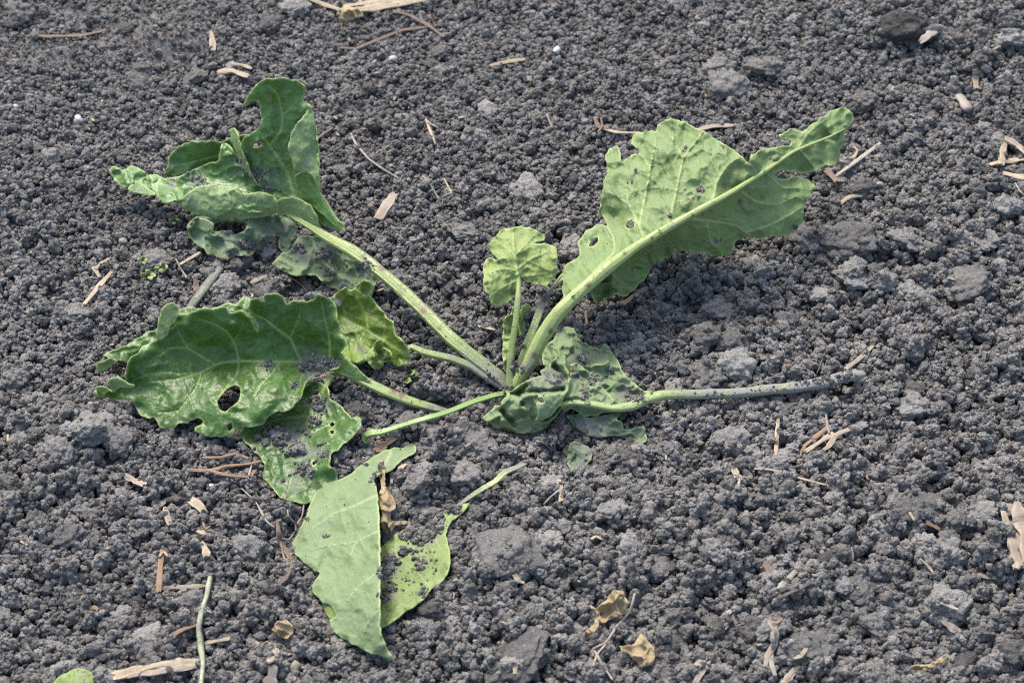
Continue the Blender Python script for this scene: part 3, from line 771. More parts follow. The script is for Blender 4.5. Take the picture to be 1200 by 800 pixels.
Ip = [patch(ZI(up_ol + [(p[0], p[1]) for p in rib_z[::-1][1:]]),
    ZI(rib_z + [(62, 605, 4.6), (140, 482, 5.0), (200, 320, 6.6), (224, 196, 7.4), (330, 140, 8.4), (420, 90, 9.2), (550, 130, 9.3), (650, 190, 9.2), (716, 244, 8.6), (800, 188, 8.4), (860, 124, 8.0), (960, 90, 7.4), (1040, 46, 6.8), (350, 330, 7.4), (500, 280, 8.4), (250, 470, 5.9)]), 'under', seed=71, rough_edge=1.2, wrinkle=0.15, ruffle=.26, quilt=.40, relief=.12, edgew=1.2,
    holes=[ZI([(280, 465), (290, 448), (302, 440), (311, 455), (306, 471), (292, 474)]), ZI([(149, 535), (160, 515), (182, 503), (181, 520), (165, 535)])],
    veins=V_(ZI, ([(345, 515), (320, 450), (290, 390), (280, 340)], 1.7), ([(326, 460), (350, 350), (365, 270), (388, 150)], 1.6), ([(425, 470), (445, 400), (460, 330), (482, 228), (550, 135)], 1.9), ([(480, 225), (460, 180), (440, 150)], 1.1), ([(585, 390), (600, 310), (640, 250), (690, 218)], 1.8), ([(610, 290), (585, 240), (578, 210)], .8), ([(745, 288), (725, 255), (718, 240)], 1.2), ([(165, 630), (235, 560), (238, 510), (215, 468)], 1.5), ([(440, 390), (520, 360), (580, 360)], .7), ([(355, 330), (420, 330), (455, 340)], .7), ([(365, 260), (340, 225), (325, 212)], 1.0), ([(300, 400), (250, 360), (205, 340)], .8), ([(880, 200), (930, 130), (1000, 80)], .9)),
    spots=ZI([(545, 340, 7, .0), (460, 385, 5, .15)]), dust=ZI([(545, 341, 5.5, 1.3), (795, 205, 12, .6), (440, 430, 4, 1.0), (490, 195, 4, .8), (318, 270, 4, .8), (300, 300, 4, .8)])),
  patch(ZI([(p[0], p[1]) for p in rib_z] + [(1062, 120), (1046, 140), (1050, 170), (1036, 200), (1026, 240), (1000, 251), (960, 266), (920, 276), (880, 276), (840, 268), (812, 270), (798, 284), (828, 300), (870, 292), (900, 295), (930, 306), (948, 325), (930, 350), (912, 390), (906, 430), (890, 470), (868, 492), (800, 501), (750, 506), (700, 505), (670, 520), (656, 545), (650, 566), (600, 570), (550, 561), (480, 552), (430, 545), (380, 548), (300, 590), (200, 650), (120, 690)]),
    ZI(rib_z + [(1048, 150, 5.6), (1026, 240, 4.9), (920, 276, 5.4), (812, 272, 6.6), (945, 325, 4.8), (906, 430, 4.0), (868, 490, 3.6), (700, 505, 4.2), (650, 564, 3.3), (550, 560, 3.8), (430, 545, 4.8), (300, 590, 4.9), (150, 670, 4.9), (600, 460, 5.9), (760, 380, 6.0)]), 'under', seed=72, rough_edge=1.2, wrinkle=0.14, ruffle=.24, quilt=.38, relief=.12, edgew=1.2,
    holes=[ZI([(836, 291), (862, 283), (890, 285), (905, 292), (880, 294), (850, 299)])][:0],
    veins=V_(ZI, ([(515, 440), (590, 450), (660, 462), (715, 497)], 1.6), ([(700, 488), (780, 465), (860, 425), (905, 395)], 1.4), ([(690, 345), (740, 380), (810, 390), (880, 360)], 1.2), ([(895, 200), (920, 230), (945, 262)], 1.3), ([(565, 455), (575, 510), (600, 540)], 1.2), ([(790, 290), (830, 330), (900, 330)], 1.0)),
    spots=ZI([(760, 365, 3, .8), (683, 378, 3, .6)]), dust=ZI([(870, 468, 4, 1.0), (600, 522, 4, 1.0), (683, 378, 3, .9)])),
  patch(ZI([(165, 640), (150, 690), (175, 738), (192, 728), (212, 722), (232, 706), (255, 704), (278, 712), (300, 692), (340, 652), (372, 607), (408, 580), (430, 574), (450, 560), (445, 540), (380, 530), (300, 560), (220, 610)]),
    ZI([(165, 640, 4.2), (175, 735, 2.6), (300, 690, 2.7), (372, 607, 3.3), (448, 555, 3.8), (380, 530, 5.0), (220, 610, 4.8), (290, 630, 3.6)]), 'under', seed=73, rough_edge=1.8, wrinkle=0.30, ruffle=.55, quilt=.4,
    veins=V_(ZI, ([(220, 610), (250, 650), (300, 680)], 1.0), ([(320, 570), (350, 590), (400, 575)], .9)), spots=ZI([(190, 722, 4, .5)]))]
lfI = blade('leaf', Ip, LM_PALE, plant, label='large arched leaf turned over to show its pale ribbed underside')
petiole('midrib', [(603, 456, 0.5, 15.5), (610, 444, 1.2, 17.2), (620, 427, 2.3, 18.1, .3), (636, 394, 3.9, 18.1), (655, 366, 5.1, 17.2), (683, 339, 6.0, 15.5), (716, 311, 6.9, 13.8), (749, 287, 7.6, 11.2), (807, 253, 8.2, 9.0), (853, 228, 8.2, 6.9), (890, 205, 7.8, 5.6), (930, 178, 7.3, 3.9), (973, 160, 6.6, 2.6), (990, 151, 6.1, 1.3)], PM_LIGHT, lfI, 0.0, 0.85, 8, scars=[(689, 334, 3.5), (732, 297, 2.5), (764, 279, 2), (645, 388, 3), (774, 273, 2), (626, 416, 4), (812, 252, 2)])

# ---- leaf G: small upright centre leaf
Gp = [patch(ZG([(185, 45), (240, 40), (290, 60), (336, 85), (330, 105), (300, 113), (272, 120), (310, 119), (350, 120), (385, 133), (394, 170), (386, 215), (394, 250), (372, 290), (342, 320), (300, 314), (250, 302), (224, 285), (222, 310), (212, 350), (200, 348), (186, 380), (160, 402), (110, 414), (80, 402), (70, 365), (50, 320), (44, 250), (56, 205), (78, 184), (98, 190), (106, 200), (112, 190), (92, 174), (80, 150), (77, 115), (110, 75), (140, 50)]),
    ZG([(185, 45, 6.6), (336, 90, 6.2), (392, 170, 5.6), (370, 290, 4.6), (250, 300, 4.6), (205, 350, 4.3), (110, 412, 3.6), (45, 260, 4.9), (77, 115, 6.2), (190, 150, 6.0), (205, 250, 5.1)]), 'under', seed=81, rough_edge=1.5, wrinkle=0.12, ruffle=.28, quilt=.22, relief=.09, step=1.6,
    veins=V_(ZG, ([(213, 340), (205, 250), (190, 150), (185, 55)], 2.0), ([(205, 240), (270, 195), (340, 165), (385, 160)], 1.0), ([(195, 180), (250, 120), (290, 80)], .9), ([(205, 250), (140, 240), (70, 260)], 1.0), ([(208, 280), (280, 270), (350, 260)], .9), ([(195, 180), (140, 130), (100, 110)], .8), ([(208, 290), (150, 320), (90, 360)], .9)),
    spots=ZG([(190, 355, 4, .8), (115, 205, 3, .7), (226, 290, 3, .7)]), dust=ZG([(352, 160, 3, 1.0)]))]
lfG = blade('leaf', Gp, LM_BRIGHT, plant, label='small upright pale yellow-green leaf at the heart of the plant')
petiole('petiole', [(598, 458, .6, 9), (597, 430, 1.6, 9, .3), (600, 405, 2.4, 8), (604, 380, 3.3, 7.5), (607, 350, 4.2, 7), (608, 330, 4.7, 5), (605, 312, 5.2, 3.5), (603, 290, 6.0, 2)], PM_GREEN, lfG, 0.2, 0.85, 9)
lfY1 = blade('young_leaf', [patch(ZG([(138, 500), (150, 465), (170, 450), (186, 418), (192, 440), (182, 500), (174, 560), (168, 640), (158, 725), (142, 710), (135, 600), (140, 545)]), ZG([(150, 465, 3.4), (190, 425, 3.8), (160, 560, 2.6), (135, 600, 2.4), (155, 720, 1.2)]), 'under', seed=82, wrinkle=.35, ruffle=.5, quilt=.4, step=1.6)], LM_BRIGHT, plant)
lfY2 = blade('young_leaf', [patch(ZG([(218, 432), (240, 406), (262, 408), (256, 440), (232, 455), (242, 500), (240, 540), (218, 566), (208, 520), (212, 470)]), ZG([(262, 410, 3.4), (232, 455, 3.0), (240, 530, 2.0), (210, 520, 2.4)]), 'under', seed=83, wrinkle=.35, ruffle=.5, quilt=.4, step=1.6)], LM_BRIGHT, plant)
lfY3 = blade('young_leaf', [patch(ZG([(212, 640), (225, 600), (240, 590), (248, 620), (240, 660), (220, 690)]), ZG([(212, 640, 1.4), (240, 595, 1.8), (240, 660, 1.0)]), 'under', seed=84, wrinkle=.35, ruffle=.4, quilt=.4, step=1.6)], LM_GREEN, plant)

# ---- stalk H: withered stalk between G and I
lfH = petiole('withered_petiole', [(604, 455, .4, 10), (618, 404, 1.6, 11, .1), (624, 388, 2.0, 10, .15), (632, 366, 2.5, 9, .25), (638, 350, 2.9, 7, .6), (648, 338, 3.2, 4.5, .3), (660, 326, 3.6, 3.4), (674, 319, 4.0, 3)], PM_GREEN, plant, 0.4, 0.7, 10)
lfH['label'] = 'withered soil-smeared stalk with a shrivelled middle'
petiole('strand', [(644, 341, 3.0, 3), (655, 326, 3.4, 3), (666, 312, 3.8, 3), (673, 304, 4.1, 2.5)], PM_GREEN, lfH, 0.2, 0.7, 11, 8)

# ---- leaf J: detached wilted leaf with its long stalk to the right
jloc = place(np.array([740.]), np.array([475.]), np.array([0.0]))[0]
leafJ = empty('detached_leaf', jloc)
tag(leafJ, 'wilted crumpled grey-green leaf lying flat with a long soil-coated stalk', 'leaf')
Jp = [patch(ZJ([(400, 190), (440, 120), (470, 95), (505, 55), (540, 15), (600, 20), (622, 80), (690, 130), (760, 150), (800, 120), (832, 170), (872, 220), (886, 262), (930, 320), (985, 370), (1040, 413), (1095, 418), (1060, 446), (1000, 480), (912, 512), (850, 530), (700, 505), (600, 490), (540, 520), (500, 470), (440, 380), (420, 280)]),
    ZJ([(400, 190, 1.0), (540, 20, 1.6), (690, 130, 1.5), (800, 122, 1.4), (886, 262, 1.5), (985, 372, 1.7), (1095, 420, 1.7), (910, 420, .9), (990, 440, 1.2), (900, 500, 1.6), (700, 500, 1.8), (560, 480, 1.8), (600, 250, 2.0), (520, 180, 2.0), (700, 300, 1.9)]), 'under', seed=91, wrinkle=0.38, ruffle=.22, quilt=.26, relief=.1, step=1.6,
    veins=V_(ZJ, ([(600, 485), (700, 490), (800, 480)], .8), ([(1060, 430), (960, 370), (890, 280), (800, 255), (720, 250)], 1.5), ([(850, 500), (820, 440), (760, 360), (700, 300)], 1.2), ([(940, 350), (900, 320), (850, 330)], 1.0)),
    spots=ZJ([(665, 240, 6, .9), (610, 295, 4, .5)]), dust=ZJ([(920, 430, 11, 1.3), (970, 450, 8, 1.2), (640, 210, 14, .8), (740, 360, 8, 1.2), (660, 415, 4, 1.2), (830, 295, 5, 1.2), (680, 460, 5, 1.0), (620, 330, 8, 1.0), (770, 205, 8, .7), (740, 430, 5, .9)]), folds=[(ZJ([(520, 130), (600, 140), (660, 230)]), 4, .35)]),
  patch(ZJ([(572, 252), (610, 240), (650, 258), (690, 300), (740, 345), (790, 405), (840, 462), (885, 505), (850, 522), (700, 500), (600, 482), (540, 500), (556, 425), (572, 360), (580, 295)]),
    ZJ([(572, 252, 2.9), (650, 258, 2.7), (740, 345, 2.3), (840, 462, 2.0), (885, 505, 1.8), (700, 498, 2.1), (545, 495, 2.2), (570, 360, 3.0), (620, 300, 2.2), (650, 400, 2.2)]), 'under', seed=92, wrinkle=0.28, quilt=.18, ruffle=.1, step=1.6,
    spots=ZJ([(605, 295, 5, .5)]), dust=ZJ([(700, 345, 8, 1.0), (660, 415, 4, 1.2), (620, 325, 7, 1.1), (680, 460, 4, 1.0), (610, 270, 5, .5)])),
  patch(ZJ([(30, 592), (68, 545), (108, 505), (140, 512), (150, 480), (190, 432), (240, 392), (300, 352), (332, 335), (400, 318), (390, 288), (440, 266), (468, 222), (520, 186), (546, 200), (548, 262), (572, 300), (572, 370), (558, 420), (542, 470), (522, 505), (490, 572), (440, 632), (400, 662), (340, 683), (260, 681), (190, 662), (170, 636), (140, 652), (100, 640), (75, 612)]),
    ZJ([(30, 592, 1.0), (108, 508, 1.7), (190, 432, 2.4), (300, 352, 2.9), (400, 318, 3.0), (400, 285, 3.0), (520, 190, 3.0), (570, 330, 2.9), (545, 470, 2.3), (490, 570, 1.4), (340, 680, 0.6), (190, 660, 0.6), (100, 640, 0.8), (250, 500, 2.5), (350, 560, 2.0), (420, 400, 3.3)]), 'under', seed=93, wrinkle=0.28, quilt=.30, ruffle=.12, step=1.8,
    holes=[ZJ([(372, 468), (385, 456), (405, 460), (416, 476), (410, 488), (392, 486)])],
    folds=[(ZJ([(140, 520), (180, 470), (230, 410), (320, 350)]), 3.0, .45), (ZJ([(200, 440), (250, 420), (300, 380)]), 2.6, -.5), (ZJ([(270, 470), (330, 442), (440, 440), (545, 432)]), 3.0, .5), (ZJ([(280, 500), (260, 430), (330, 420), (440, 418), (530, 405)]), 2.4, -.5), (ZJ([(150, 530), (180, 580), (230, 630)]), 2.6, -.6), (ZJ([(75, 600), (140, 570), (165, 640)]), 2.4, .4), (ZJ([(345, 445), (370, 500), (372, 560), (400, 590)]), 2.6, .45), (ZJ([(400, 600), (450, 575), (520, 490)]), 2.6, -.5), (ZJ([(540, 200), (550, 260), (572, 330), (560, 420)]), 2.6, .4), (ZJ([(480, 260), (520, 300), (550, 340)]), 3, -.5), (ZJ([(210, 600), (300, 560), (350, 580)]), 3, -.35)],
    spots=(), dust=ZJ([(440, 340, 16, .9), (350, 370, 12, .6), (520, 350, 9, 1.0), (460, 300, 10, .6), (280, 560, 10, .3)])),
  patch(ZJ([(335, 446), (390, 440), (470, 436), (548, 428), (536, 470), (505, 520), (455, 570), (402, 600), (356, 598), (375, 560), (368, 510), (352, 470)]),
    ZJ([(335, 446, 3.1), (548, 428, 3.3), (505, 520, 2.7), (402, 600, 2.2), (375, 555, 3.0), (440, 490, 3.2)]), 'under', seed=94, wrinkle=0.10, quilt=.12, step=1.8, holes=[ZJ([(372, 470), (385, 458), (405, 461), (416, 476), (410, 488), (390, 486)])],
    veins=V_(ZJ, ([(545, 435), (480, 500), (400, 585)], 1.2), ([(340, 450), (372, 510), (378, 570)], 1.2))),
  patch(ZJ([(520, 520), (560, 500), (640, 500), (700, 515), (850, 538), (905, 532), (850, 550), (780, 556), (745, 572), (690, 577), (640, 562), (590, 530), (540, 545)]),
    ZJ([(520, 520, 1.9), (700, 515, 1.9), (900, 533, 1.5), (690, 575, 1.0), (590, 530, 1.5)]), 'top', seed=95, quilt=.1, step=1.6, ruffle=.1),
  patch(ZJ([(550, 565), (600, 558), (660, 562), (700, 582), (790, 566), (850, 552), (890, 550), (868, 592), (902, 612), (910, 652), (960, 655), (1035, 630), (1052, 680), (1058, 722), (1020, 748), (950, 722), (880, 698), (800, 702), (740, 708), (680, 692), (620, 652), (585, 612)]),
    ZJ([(550, 565, .9), (700, 580, 1.1), (885, 552, 1.2), (780, 640, .7), (960, 660, .5), (1050, 700, .4), (800, 700, .4), (620, 650, .6)]), 'top', seed=96, wrinkle=0.22, quilt=.14, ruffle=.2, step=1.6,
    spots=ZJ([(700, 660, 8, .25)]), dust=ZJ([(720, 660, 20, .9), (640, 630, 12, .9), (780, 650, 10, .6)]), edge_dust=.35)]
lfJ = blade('blade', Jp, LM_WILT, leafJ)
petiole('petiole', [(655, 474, 2.1, 5), (670, 471, 2.1, 8), (691, 473, 2.0, 9), (719, 478, 1.8, 10), (740, 476, 1.7, 12), (757, 468, 1.6, 13), (775, 463, 1.6, 14), (795, 462, 1.5, 13, .1), (820, 462, 1.5, 13, .3), (835, 461, 1.5, 13, .75), (850, 461, 1.5, 13, .2), (868, 460, 1.5, 13, .8), (888, 458, 1.6, 14, .25), (905, 456, 1.6, 14, .7), (920, 455, 1.7, 14, .3), (936, 453, 1.8, 15, .7), (960, 449, 2.1, 16, .75), (987, 442, 2.2, 15, .8), (1004, 439, 2.1, 13, .9), (1013, 438, 1.9, 8, 1.0)], PM_GREY, leafJ, 0.15, 0.8, 12)
# scrap of leaf under it
loc = place(np.array([678.]), np.array([535.]), np.array([0.0]))[0]
scrapJ = empty('leaf_scrap', loc)
tag(scrapJ, 'small soil-stained green leaf scrap in the hollow below the crumpled leaf', 'leaf scrap')
blade('blade', [patch(ZJ([(560, 800), (572, 750), (600, 735), (650, 745), (690, 760), (720, 800), (700, 860), (640, 900), (590, 910), (555, 870)]), ZJ([(560, 800, .5), (650, 745, .9), (720, 820, .6), (590, 905, .3)]), 'top', seed=97, wrinkle=0.20, quilt=.2, ruffle=.2, dust=ZJ([(600, 780, 14, .5), (660, 860, 12, .8), (700, 800, 8, .8)]), edge_dust=.7)], LM_WILT, scrapJ)

# ---- leaf K: detached folded pale leaf in front
kloc = place(np.array([440.]), np.array([640.]), np.array([0.0]))[0]
leafK = empty('detached_leaf', kloc)
tag(leafK, 'pale yellow-green detached leaf folded along its midrib with a thin stalk', 'leaf')
Kp = [patch(ZK([(340, 400), (352, 378), (380, 350), (420, 330), (440, 310), (470, 330), (500, 320), (530, 300), (550, 280), (580, 252), (610, 240), (652, 235), (640, 256), (604, 290), (580, 310), (570, 342), (576, 370), (586, 400), (586, 440), (575, 480), (550, 512), (520, 530), (500, 562), (470, 586), (430, 612), (390, 646), (345, 667), (325, 660), (320, 560), (325, 450)]),
    ZK([(340, 400, .6), (440, 315, .9), (550, 285, 1.0), (650, 236, 1.2), (575, 350, 1.0), (586, 430, 1.4), (520, 530, 1.2), (430, 610, .9), (345, 665, .7), (330, 500, .6), (460, 450, .8)]), 'top', seed=101, wrinkle=0.06, ruffle=.12, quilt=.14, edgew=1.3,
    veins=V_(ZK, ([(640, 240), (560, 300), (500, 350), (420, 430), (350, 510)], 1.3), ([(520, 340), (560, 400), (580, 440)], .9), ([(440, 410), (480, 480), (510, 520)], .9)),
    spots=ZK([(490, 545, 6, .5), (555, 470, 3, .35), (365, 395, 4, .3)]), dust=ZK([(370, 470, 14, .9), (380, 550, 10, .9), (500, 330, 20, 1.0), (490, 545, 7, .8), (480, 440, 6, .8)])),
  patch(ZK([(138, 572), (188, 605), (194, 632), (165, 638), (150, 610)]), ZK([(138, 572, .4), (190, 605, .9), (170, 636, .4)]), 'top', seed=103, quilt=.03),
  patch(ZK([(350, 55), (390, 42), (420, 44), (440, 32), (462, 32), (466, 56), (432, 78), (402, 98), (380, 122), (345, 132), (320, 152), (330, 182), (336, 260), (341, 350), (342, 450), (341, 560), (341, 660), (346, 692), (356, 712), (371, 747), (390, 779), (350, 767), (310, 756), (250, 726), (200, 697), (176, 676), (166, 640), (187, 626), (168, 592), (140, 575), (104, 541), (110, 515), (131, 476), (110, 470), (75, 441), (50, 411), (39, 376), (55, 340), (80, 290), (105, 226), (120, 186), (150, 161), (200, 155), (236, 136), (270, 106), (310, 76)]),
    ZK([(440, 40, .8), (350, 58, 1.1), (330, 170, 2.2), (338, 300, 3.0), (341, 450, 3.1), (341, 600, 2.8), (350, 700, 2.2), (388, 777, 1.3), (250, 726, .9), (170, 650, .7), (105, 540, .6), (130, 476, .8), (42, 376, .6), (105, 230, .7), (200, 156, .8), (270, 108, .9), (220, 350, 1.7), (250, 550, 1.9)]), 'under', seed=102, wrinkle=0.07, ruffle=.14, quilt=.22, relief=.07, edgew=1.3,
    veins=V_(ZK, ([(380, 60), (345, 140), (338, 260), (341, 400), (341, 560), (345, 690), (385, 775)], 2.2), ([(336, 205), (250, 245), (180, 272), (110, 320)], 1.4), ([(340, 330), (260, 370), (238, 420)], 1.3), ([(260, 370), (170, 380), (90, 400)], .8), ([(341, 470), (270, 520), (220, 580)], 1.0), ([(341, 600), (300, 650), (280, 700)], .9)),
    spots=ZK([(132, 290, 3, .3), (232, 425, 4, .25)]), dust=ZK([(230, 560, 22, .3), (360, 110, 14, .6), (320, 520, 4, .4)]))]
lfK = blade('blade', Kp, LM_YELLOW, leafK)
petiole('petiole', [(534, 594, 1.1, 4, .3), (549, 583, 1.3, 6, .4), (566, 572, 1.4, 7.5), (580, 564, 1.6, 7), (592, 553, 1.8, 8, .2), (606, 547, 1.8, 7, .5), (616, 543, 1.7, 4, .8)], PM_GREY, leafK, 0.5, 0.6, 13, 14)

# ---- a green leaf tip entering at the lower edge
loc = place(np.array([85.]), np.array([798.]), np.array([0.0]))[0]
scrapT = empty('leaf_scrap', loc)
tag(scrapT, 'bright green leaf tip on the soil beside the peeling bark strip', 'leaf scrap')
blade('blade', [patch([(60, 802), (66, 795), (76, 788), (88, 783), (100, 784), (108, 789), (109, 800), (112, 820), (98, 836), (72, 832), (58, 818)], [(60, 802, .8), (88, 783, 1.4), (108, 790, 1.3), (85, 830, .6), (85, 803, 1.3)], 'top', seed=111, quilt=.1, veins=[([(84, 830), (86, 805), (90, 786)], 1.2)])], LM_BRIGHT, scrapT)

# ---- dry leaf scraps
def dry_leaf(label, outs, hs, seed):
    c = np.mean(np.array(outs[0])[:, :2], axis=0)
    e = empty('dry_leaf', place(np.array([c[0]]), np.array([c[1]]), np.array([0.0]))[0])
    tag(e, label, 'dry leaf')
    blade('blade', [patch(o, h, 'top', seed=seed + i, quilt=.3, ruffle=.3, wrinkle=.4, step=1.5) for i, (o, h) in enumerate(zip(outs, hs))], LM_DRY, e)
dry_leaf('curled tan dry leaf scrap wrapped round a small clod', [ZD([(470, 500), (505, 472), (528, 440), (566, 440), (586, 490), (572, 530), (530, 542), (480, 566), (474, 530)]), ZD([(434, 490), (470, 520), (472, 580), (442, 612), (412, 608), (450, 570), (458, 540)])],
    [ZD([(470, 500, 1.0), (528, 440, 2.0), (566, 442, 2.2), (586, 490, 1.7), (480, 566, .8), (525, 500, 1.2)]), ZD([(434, 490, 1.1), (472, 540, 1.6), (412, 608, .6), (455, 560, 1.3)])], 121)
dry_leaf('flat tan dry leaf scrap with a pointed corner', [ZD([(552, 656), (600, 650), (622, 630), (636, 606), (660, 630), (686, 660), (692, 700), (684, 728), (642, 738), (622, 720), (600, 698), (575, 680)])],
    [ZD([(552, 656, 1.1), (636, 608, 1.5), (690, 700, 1.3), (642, 736, .9), (620, 670, 1.5)])], 124)
dry_leaf('shrivelled tan leaf curl between the clods and the folded pale leaf', [Z5([(445, 440), (470, 432), (478, 480), (472, 530), (500, 570), (525, 610), (520, 640), (500, 650), (505, 690), (570, 690), (575, 702), (520, 712), (500, 750), (470, 740), (455, 700), (465, 650), (440, 620), (450, 580), (462, 540), (450, 490)])],
    [Z5([(455, 440, 1.6), (472, 530, 1.6), (520, 610, 1.4), (450, 600, 1.3), (500, 745, .9), (572, 695, 1.2), (480, 690, 1.7), (485, 600, 1.9)])], 127)
dry_leaf('round brown dry leaf scrap near the tip of the folded leaf', [[(319, 738), (324, 729), (334, 726), (342, 732), (343, 741), (336, 747), (325, 746)]], [[(319, 738, .7), (334, 727, 1.3), (342, 740, .9), (325, 746, .6)]], 131)
dry_leaf('ragged pale husk scrap under the thick straw bundle', [[(397, 14), (405, 8), (420, 10), (426, 20), (416, 20), (408, 28), (400, 25)]], [[(397, 14, 1.0), (420, 10, 1.3), (408, 27, .5), (425, 19, .8)]], 133)
dry_leaf('narrow olive-brown dry leaf strip by the clod with cracks', [[(1068, 781), (1080, 779), (1092, 777), (1105, 767), (1112, 766), (1110, 772), (1098, 780), (1086, 785), (1072, 785)]], [[(1068, 782, .8), (1092, 778, 1.2), (1111, 767, 1.0), (1086, 785, .7)]], 135)

# ------------------------------------------------------------------ ground sheet
BVH = BVHTree.FromPolygons(BVH_V, BVH_F)
RES = 0.002
GX0, GX1, GY0, GY1 = -0.80, 0.80, -0.60, 0.95
NX, NY = int((GX1 - GX0) / RES) + 1, int((GY1 - GY0) / RES) + 1
gx = GX0 + np.arange(NX) * RES
gy = GY0 + np.arange(NY) * RES
XX, YY = np.meshgrid(gx, gy)                         # [iy, ix]
CAP = np.full((NY, NX), 9.0)
for V in ALL_LEAF_V:
    V = V[V[:, 2] > T_macro(V[:, 0], V[:, 1]) + .0015]        # buried stalks do not hold the soil down
    ix = np.clip(((V[:, 0] - GX0) / RES + .5).astype(int), 0, NX - 1)
    iy = np.clip(((V[:, 1] - GY0) / RES + .5).astype(int), 0, NY - 1)
    np.minimum.at(CAP, (iy, ix), V[:, 2])
for _ in range(2):
    C2 = CAP.copy()
    for dy, dx in ((0, 1), (0, -1), (1, 0), (-1, 0)):
        C2 = np.minimum(C2, np.roll(CAP, (dy, dx), (0, 1)))
    CAP = C2
CAP -= 0.0012

def at_grid(A_, x, y):
    ix = np.clip(((x - GX0) / RES + .5).astype(int), 0, NX - 1)
    iy = np.clip(((y - GY0) / RES + .5).astype(int), 0, NY - 1)
    return A_[iy, ix]

def axis(lo, hi, step, far):
    core = np.arange(lo, hi, step)
    grow, d, s = [], 0, step
    while d < far:
        s *= 1.22
        d += s
        grow.append(d)
    g = np.array(grow)
    return np.concatenate([(lo - g)[::-1], core, hi + g])
ax, ay = axis(-0.62, 0.62, 0.0028, 60), axis(-0.48, 0.72, 0.0028, 60)
SX, SY = np.meshgrid(ax, ay)
SZ = T_full(SX, SY) * np.exp(-(np.maximum(0, np.hypot(SX, SY) - 3) / 3) ** 2)
inn = (SX > GX0) & (SX < GX1) & (SY > GY0) & (SY < GY1)
SZ = np.where(inn, np.minimum(SZ, at_grid(CAP, SX, SY) - 0.001), SZ)
SV = np.stack([SX.ravel(), SY.ravel(), SZ.ravel()], -1)
nx_, ny_ = len(ax), len(ay)
ii = (np.arange(ny_ - 1)[:, None] * nx_ + np.arange(nx_ - 1)[None]).ravel()
SF = np.stack([ii, ii + 1, ii + 1 + nx_, ii + nx_], -1)
me = bpy.data.meshes.new('soil')
SV[:, 2] -= 0.0015
me.vertices.add(len(SV)); me.vertices.foreach_set('co', SV.ravel())
me.loops.add(SF.size); me.loops.foreach_set('vertex_index', SF.ravel())
me.polygons.add(len(SF)); me.polygons.foreach_set('loop_start', np.arange(0, SF.size, 4)); me.polygons.foreach_set('loop_total', np.full(len(SF), 4))
me.update(calc_edges=True)
me.polygons.foreach_set('use_smooth', [True] * len(SF))
me.materials.append(MAT_GROUND)
ground = new_obj('soil', me)
tag(ground, 'dark grey tilled crumbly field soil', 'soil', kind='structure')

# ------------------------------------------------------------------ clod and crumb shapes
def ico(sub):
    bm = bmesh.new()
    bmesh.ops.create_icosphere(bm, subdivisions=sub, radius=1)
    V = np.array([v.co[:] for v in bm.verts]); F = [[v.index for v in f.verts] for f in bm.faces]
    bm.free()
    return V, F

def crumb_shape(seed, sub, knobs, blocky, fine, kn=(.16, .34)):
    r = np.random.default_rng(seed)
    D, F = ico(sub)
    D = D / np.linalg.norm(D, axis=1)[:, None]
    rad = np.full(len(D), 0.62)
    if blocky:
        n = r.normal(size=(11, 3)); n /= np.linalg.norm(n, axis=1)[:, None]
        p = r.uniform(0.62, 0.92, 11)
        q = D @ n.T
        rr = np.where(q > 0.05, p / np.maximum(q, 0.05), 9)
        rad = np.minimum(np.partition(rr, 1, axis=1)[:, 0] * .6 + np.partition(rr, 1, axis=1)[:, 1] * .4, 1.05)
    base = rad.copy()
    for k in range(knobs):
        c = r.normal(size=3); c /= np.linalg.norm(c)
        j = np.argmax(D @ c)
        size = r.uniform(*kn) if blocky else r.uniform(0.24, 0.46)
        cd = base[j] * (r.uniform(0.80, 0.98) if blocky else r.uniform(.55, .85))
        cc = c * cd
        dc = D @ cc
        disc = dc ** 2 - (cd ** 2 - size ** 2)
        hit = (disc > 0) & (dc > 0)
        rad = np.where(hit, np.maximum(rad, dc + np.sqrt(np.maximum(disc, 0))), rad)
    P = D * rad[:, None]
    nz = 0.17 * vnoise(P + seed * 3.7, 0.5, seed) + 0.12 * vnoise(P + seed, 0.24, seed + 1) + fine * vnoise(P, 0.12, seed + 2)
    P = P * (1 + nz)[:, None]
    P *= r.uniform(0.78, 1.12, 3) * np.array([1, 1, 0.88])
    return P, F

def proto(name, seed, sub, knobs, blocky, fine, mat, kn=(.16, .34)):
    V, F = crumb_shape(seed, sub, knobs, blocky, fine, kn)
    m = mesh_from(name, V, F)
    m.materials.append(mat)
    return m
crumb_protos = [proto('crumb', 200 + i, 4, 2 + i % 5, True, 0.07, MAT_SOIL, (.16, .40)) for i in range(20)]
fine_protos = [proto('grain', 240 + i, 3, 4, i % 2 == 0, 0.0, MAT_SOIL) for i in range(6)]
clod_protos = [proto('clod', 300 + i, 5, 60 + 8 * (i % 6), True, 0.05, MAT_SOIL, (.09, .28)) for i in range(10)]
slab_protos = [proto('clod', 320 + i, 5, 26, True, 0.05, MAT_CLOD_DRY, (.07, .22)) for i in range(6)]
dark_protos = [proto('clod', 330 + i, 5, 30, True, 0.05, MAT_CLOD_DARK, (.08, .24)) for i in range(4)]

H = np.minimum(T_full(XX, YY), CAP - 0.001)
BASE = H.copy()

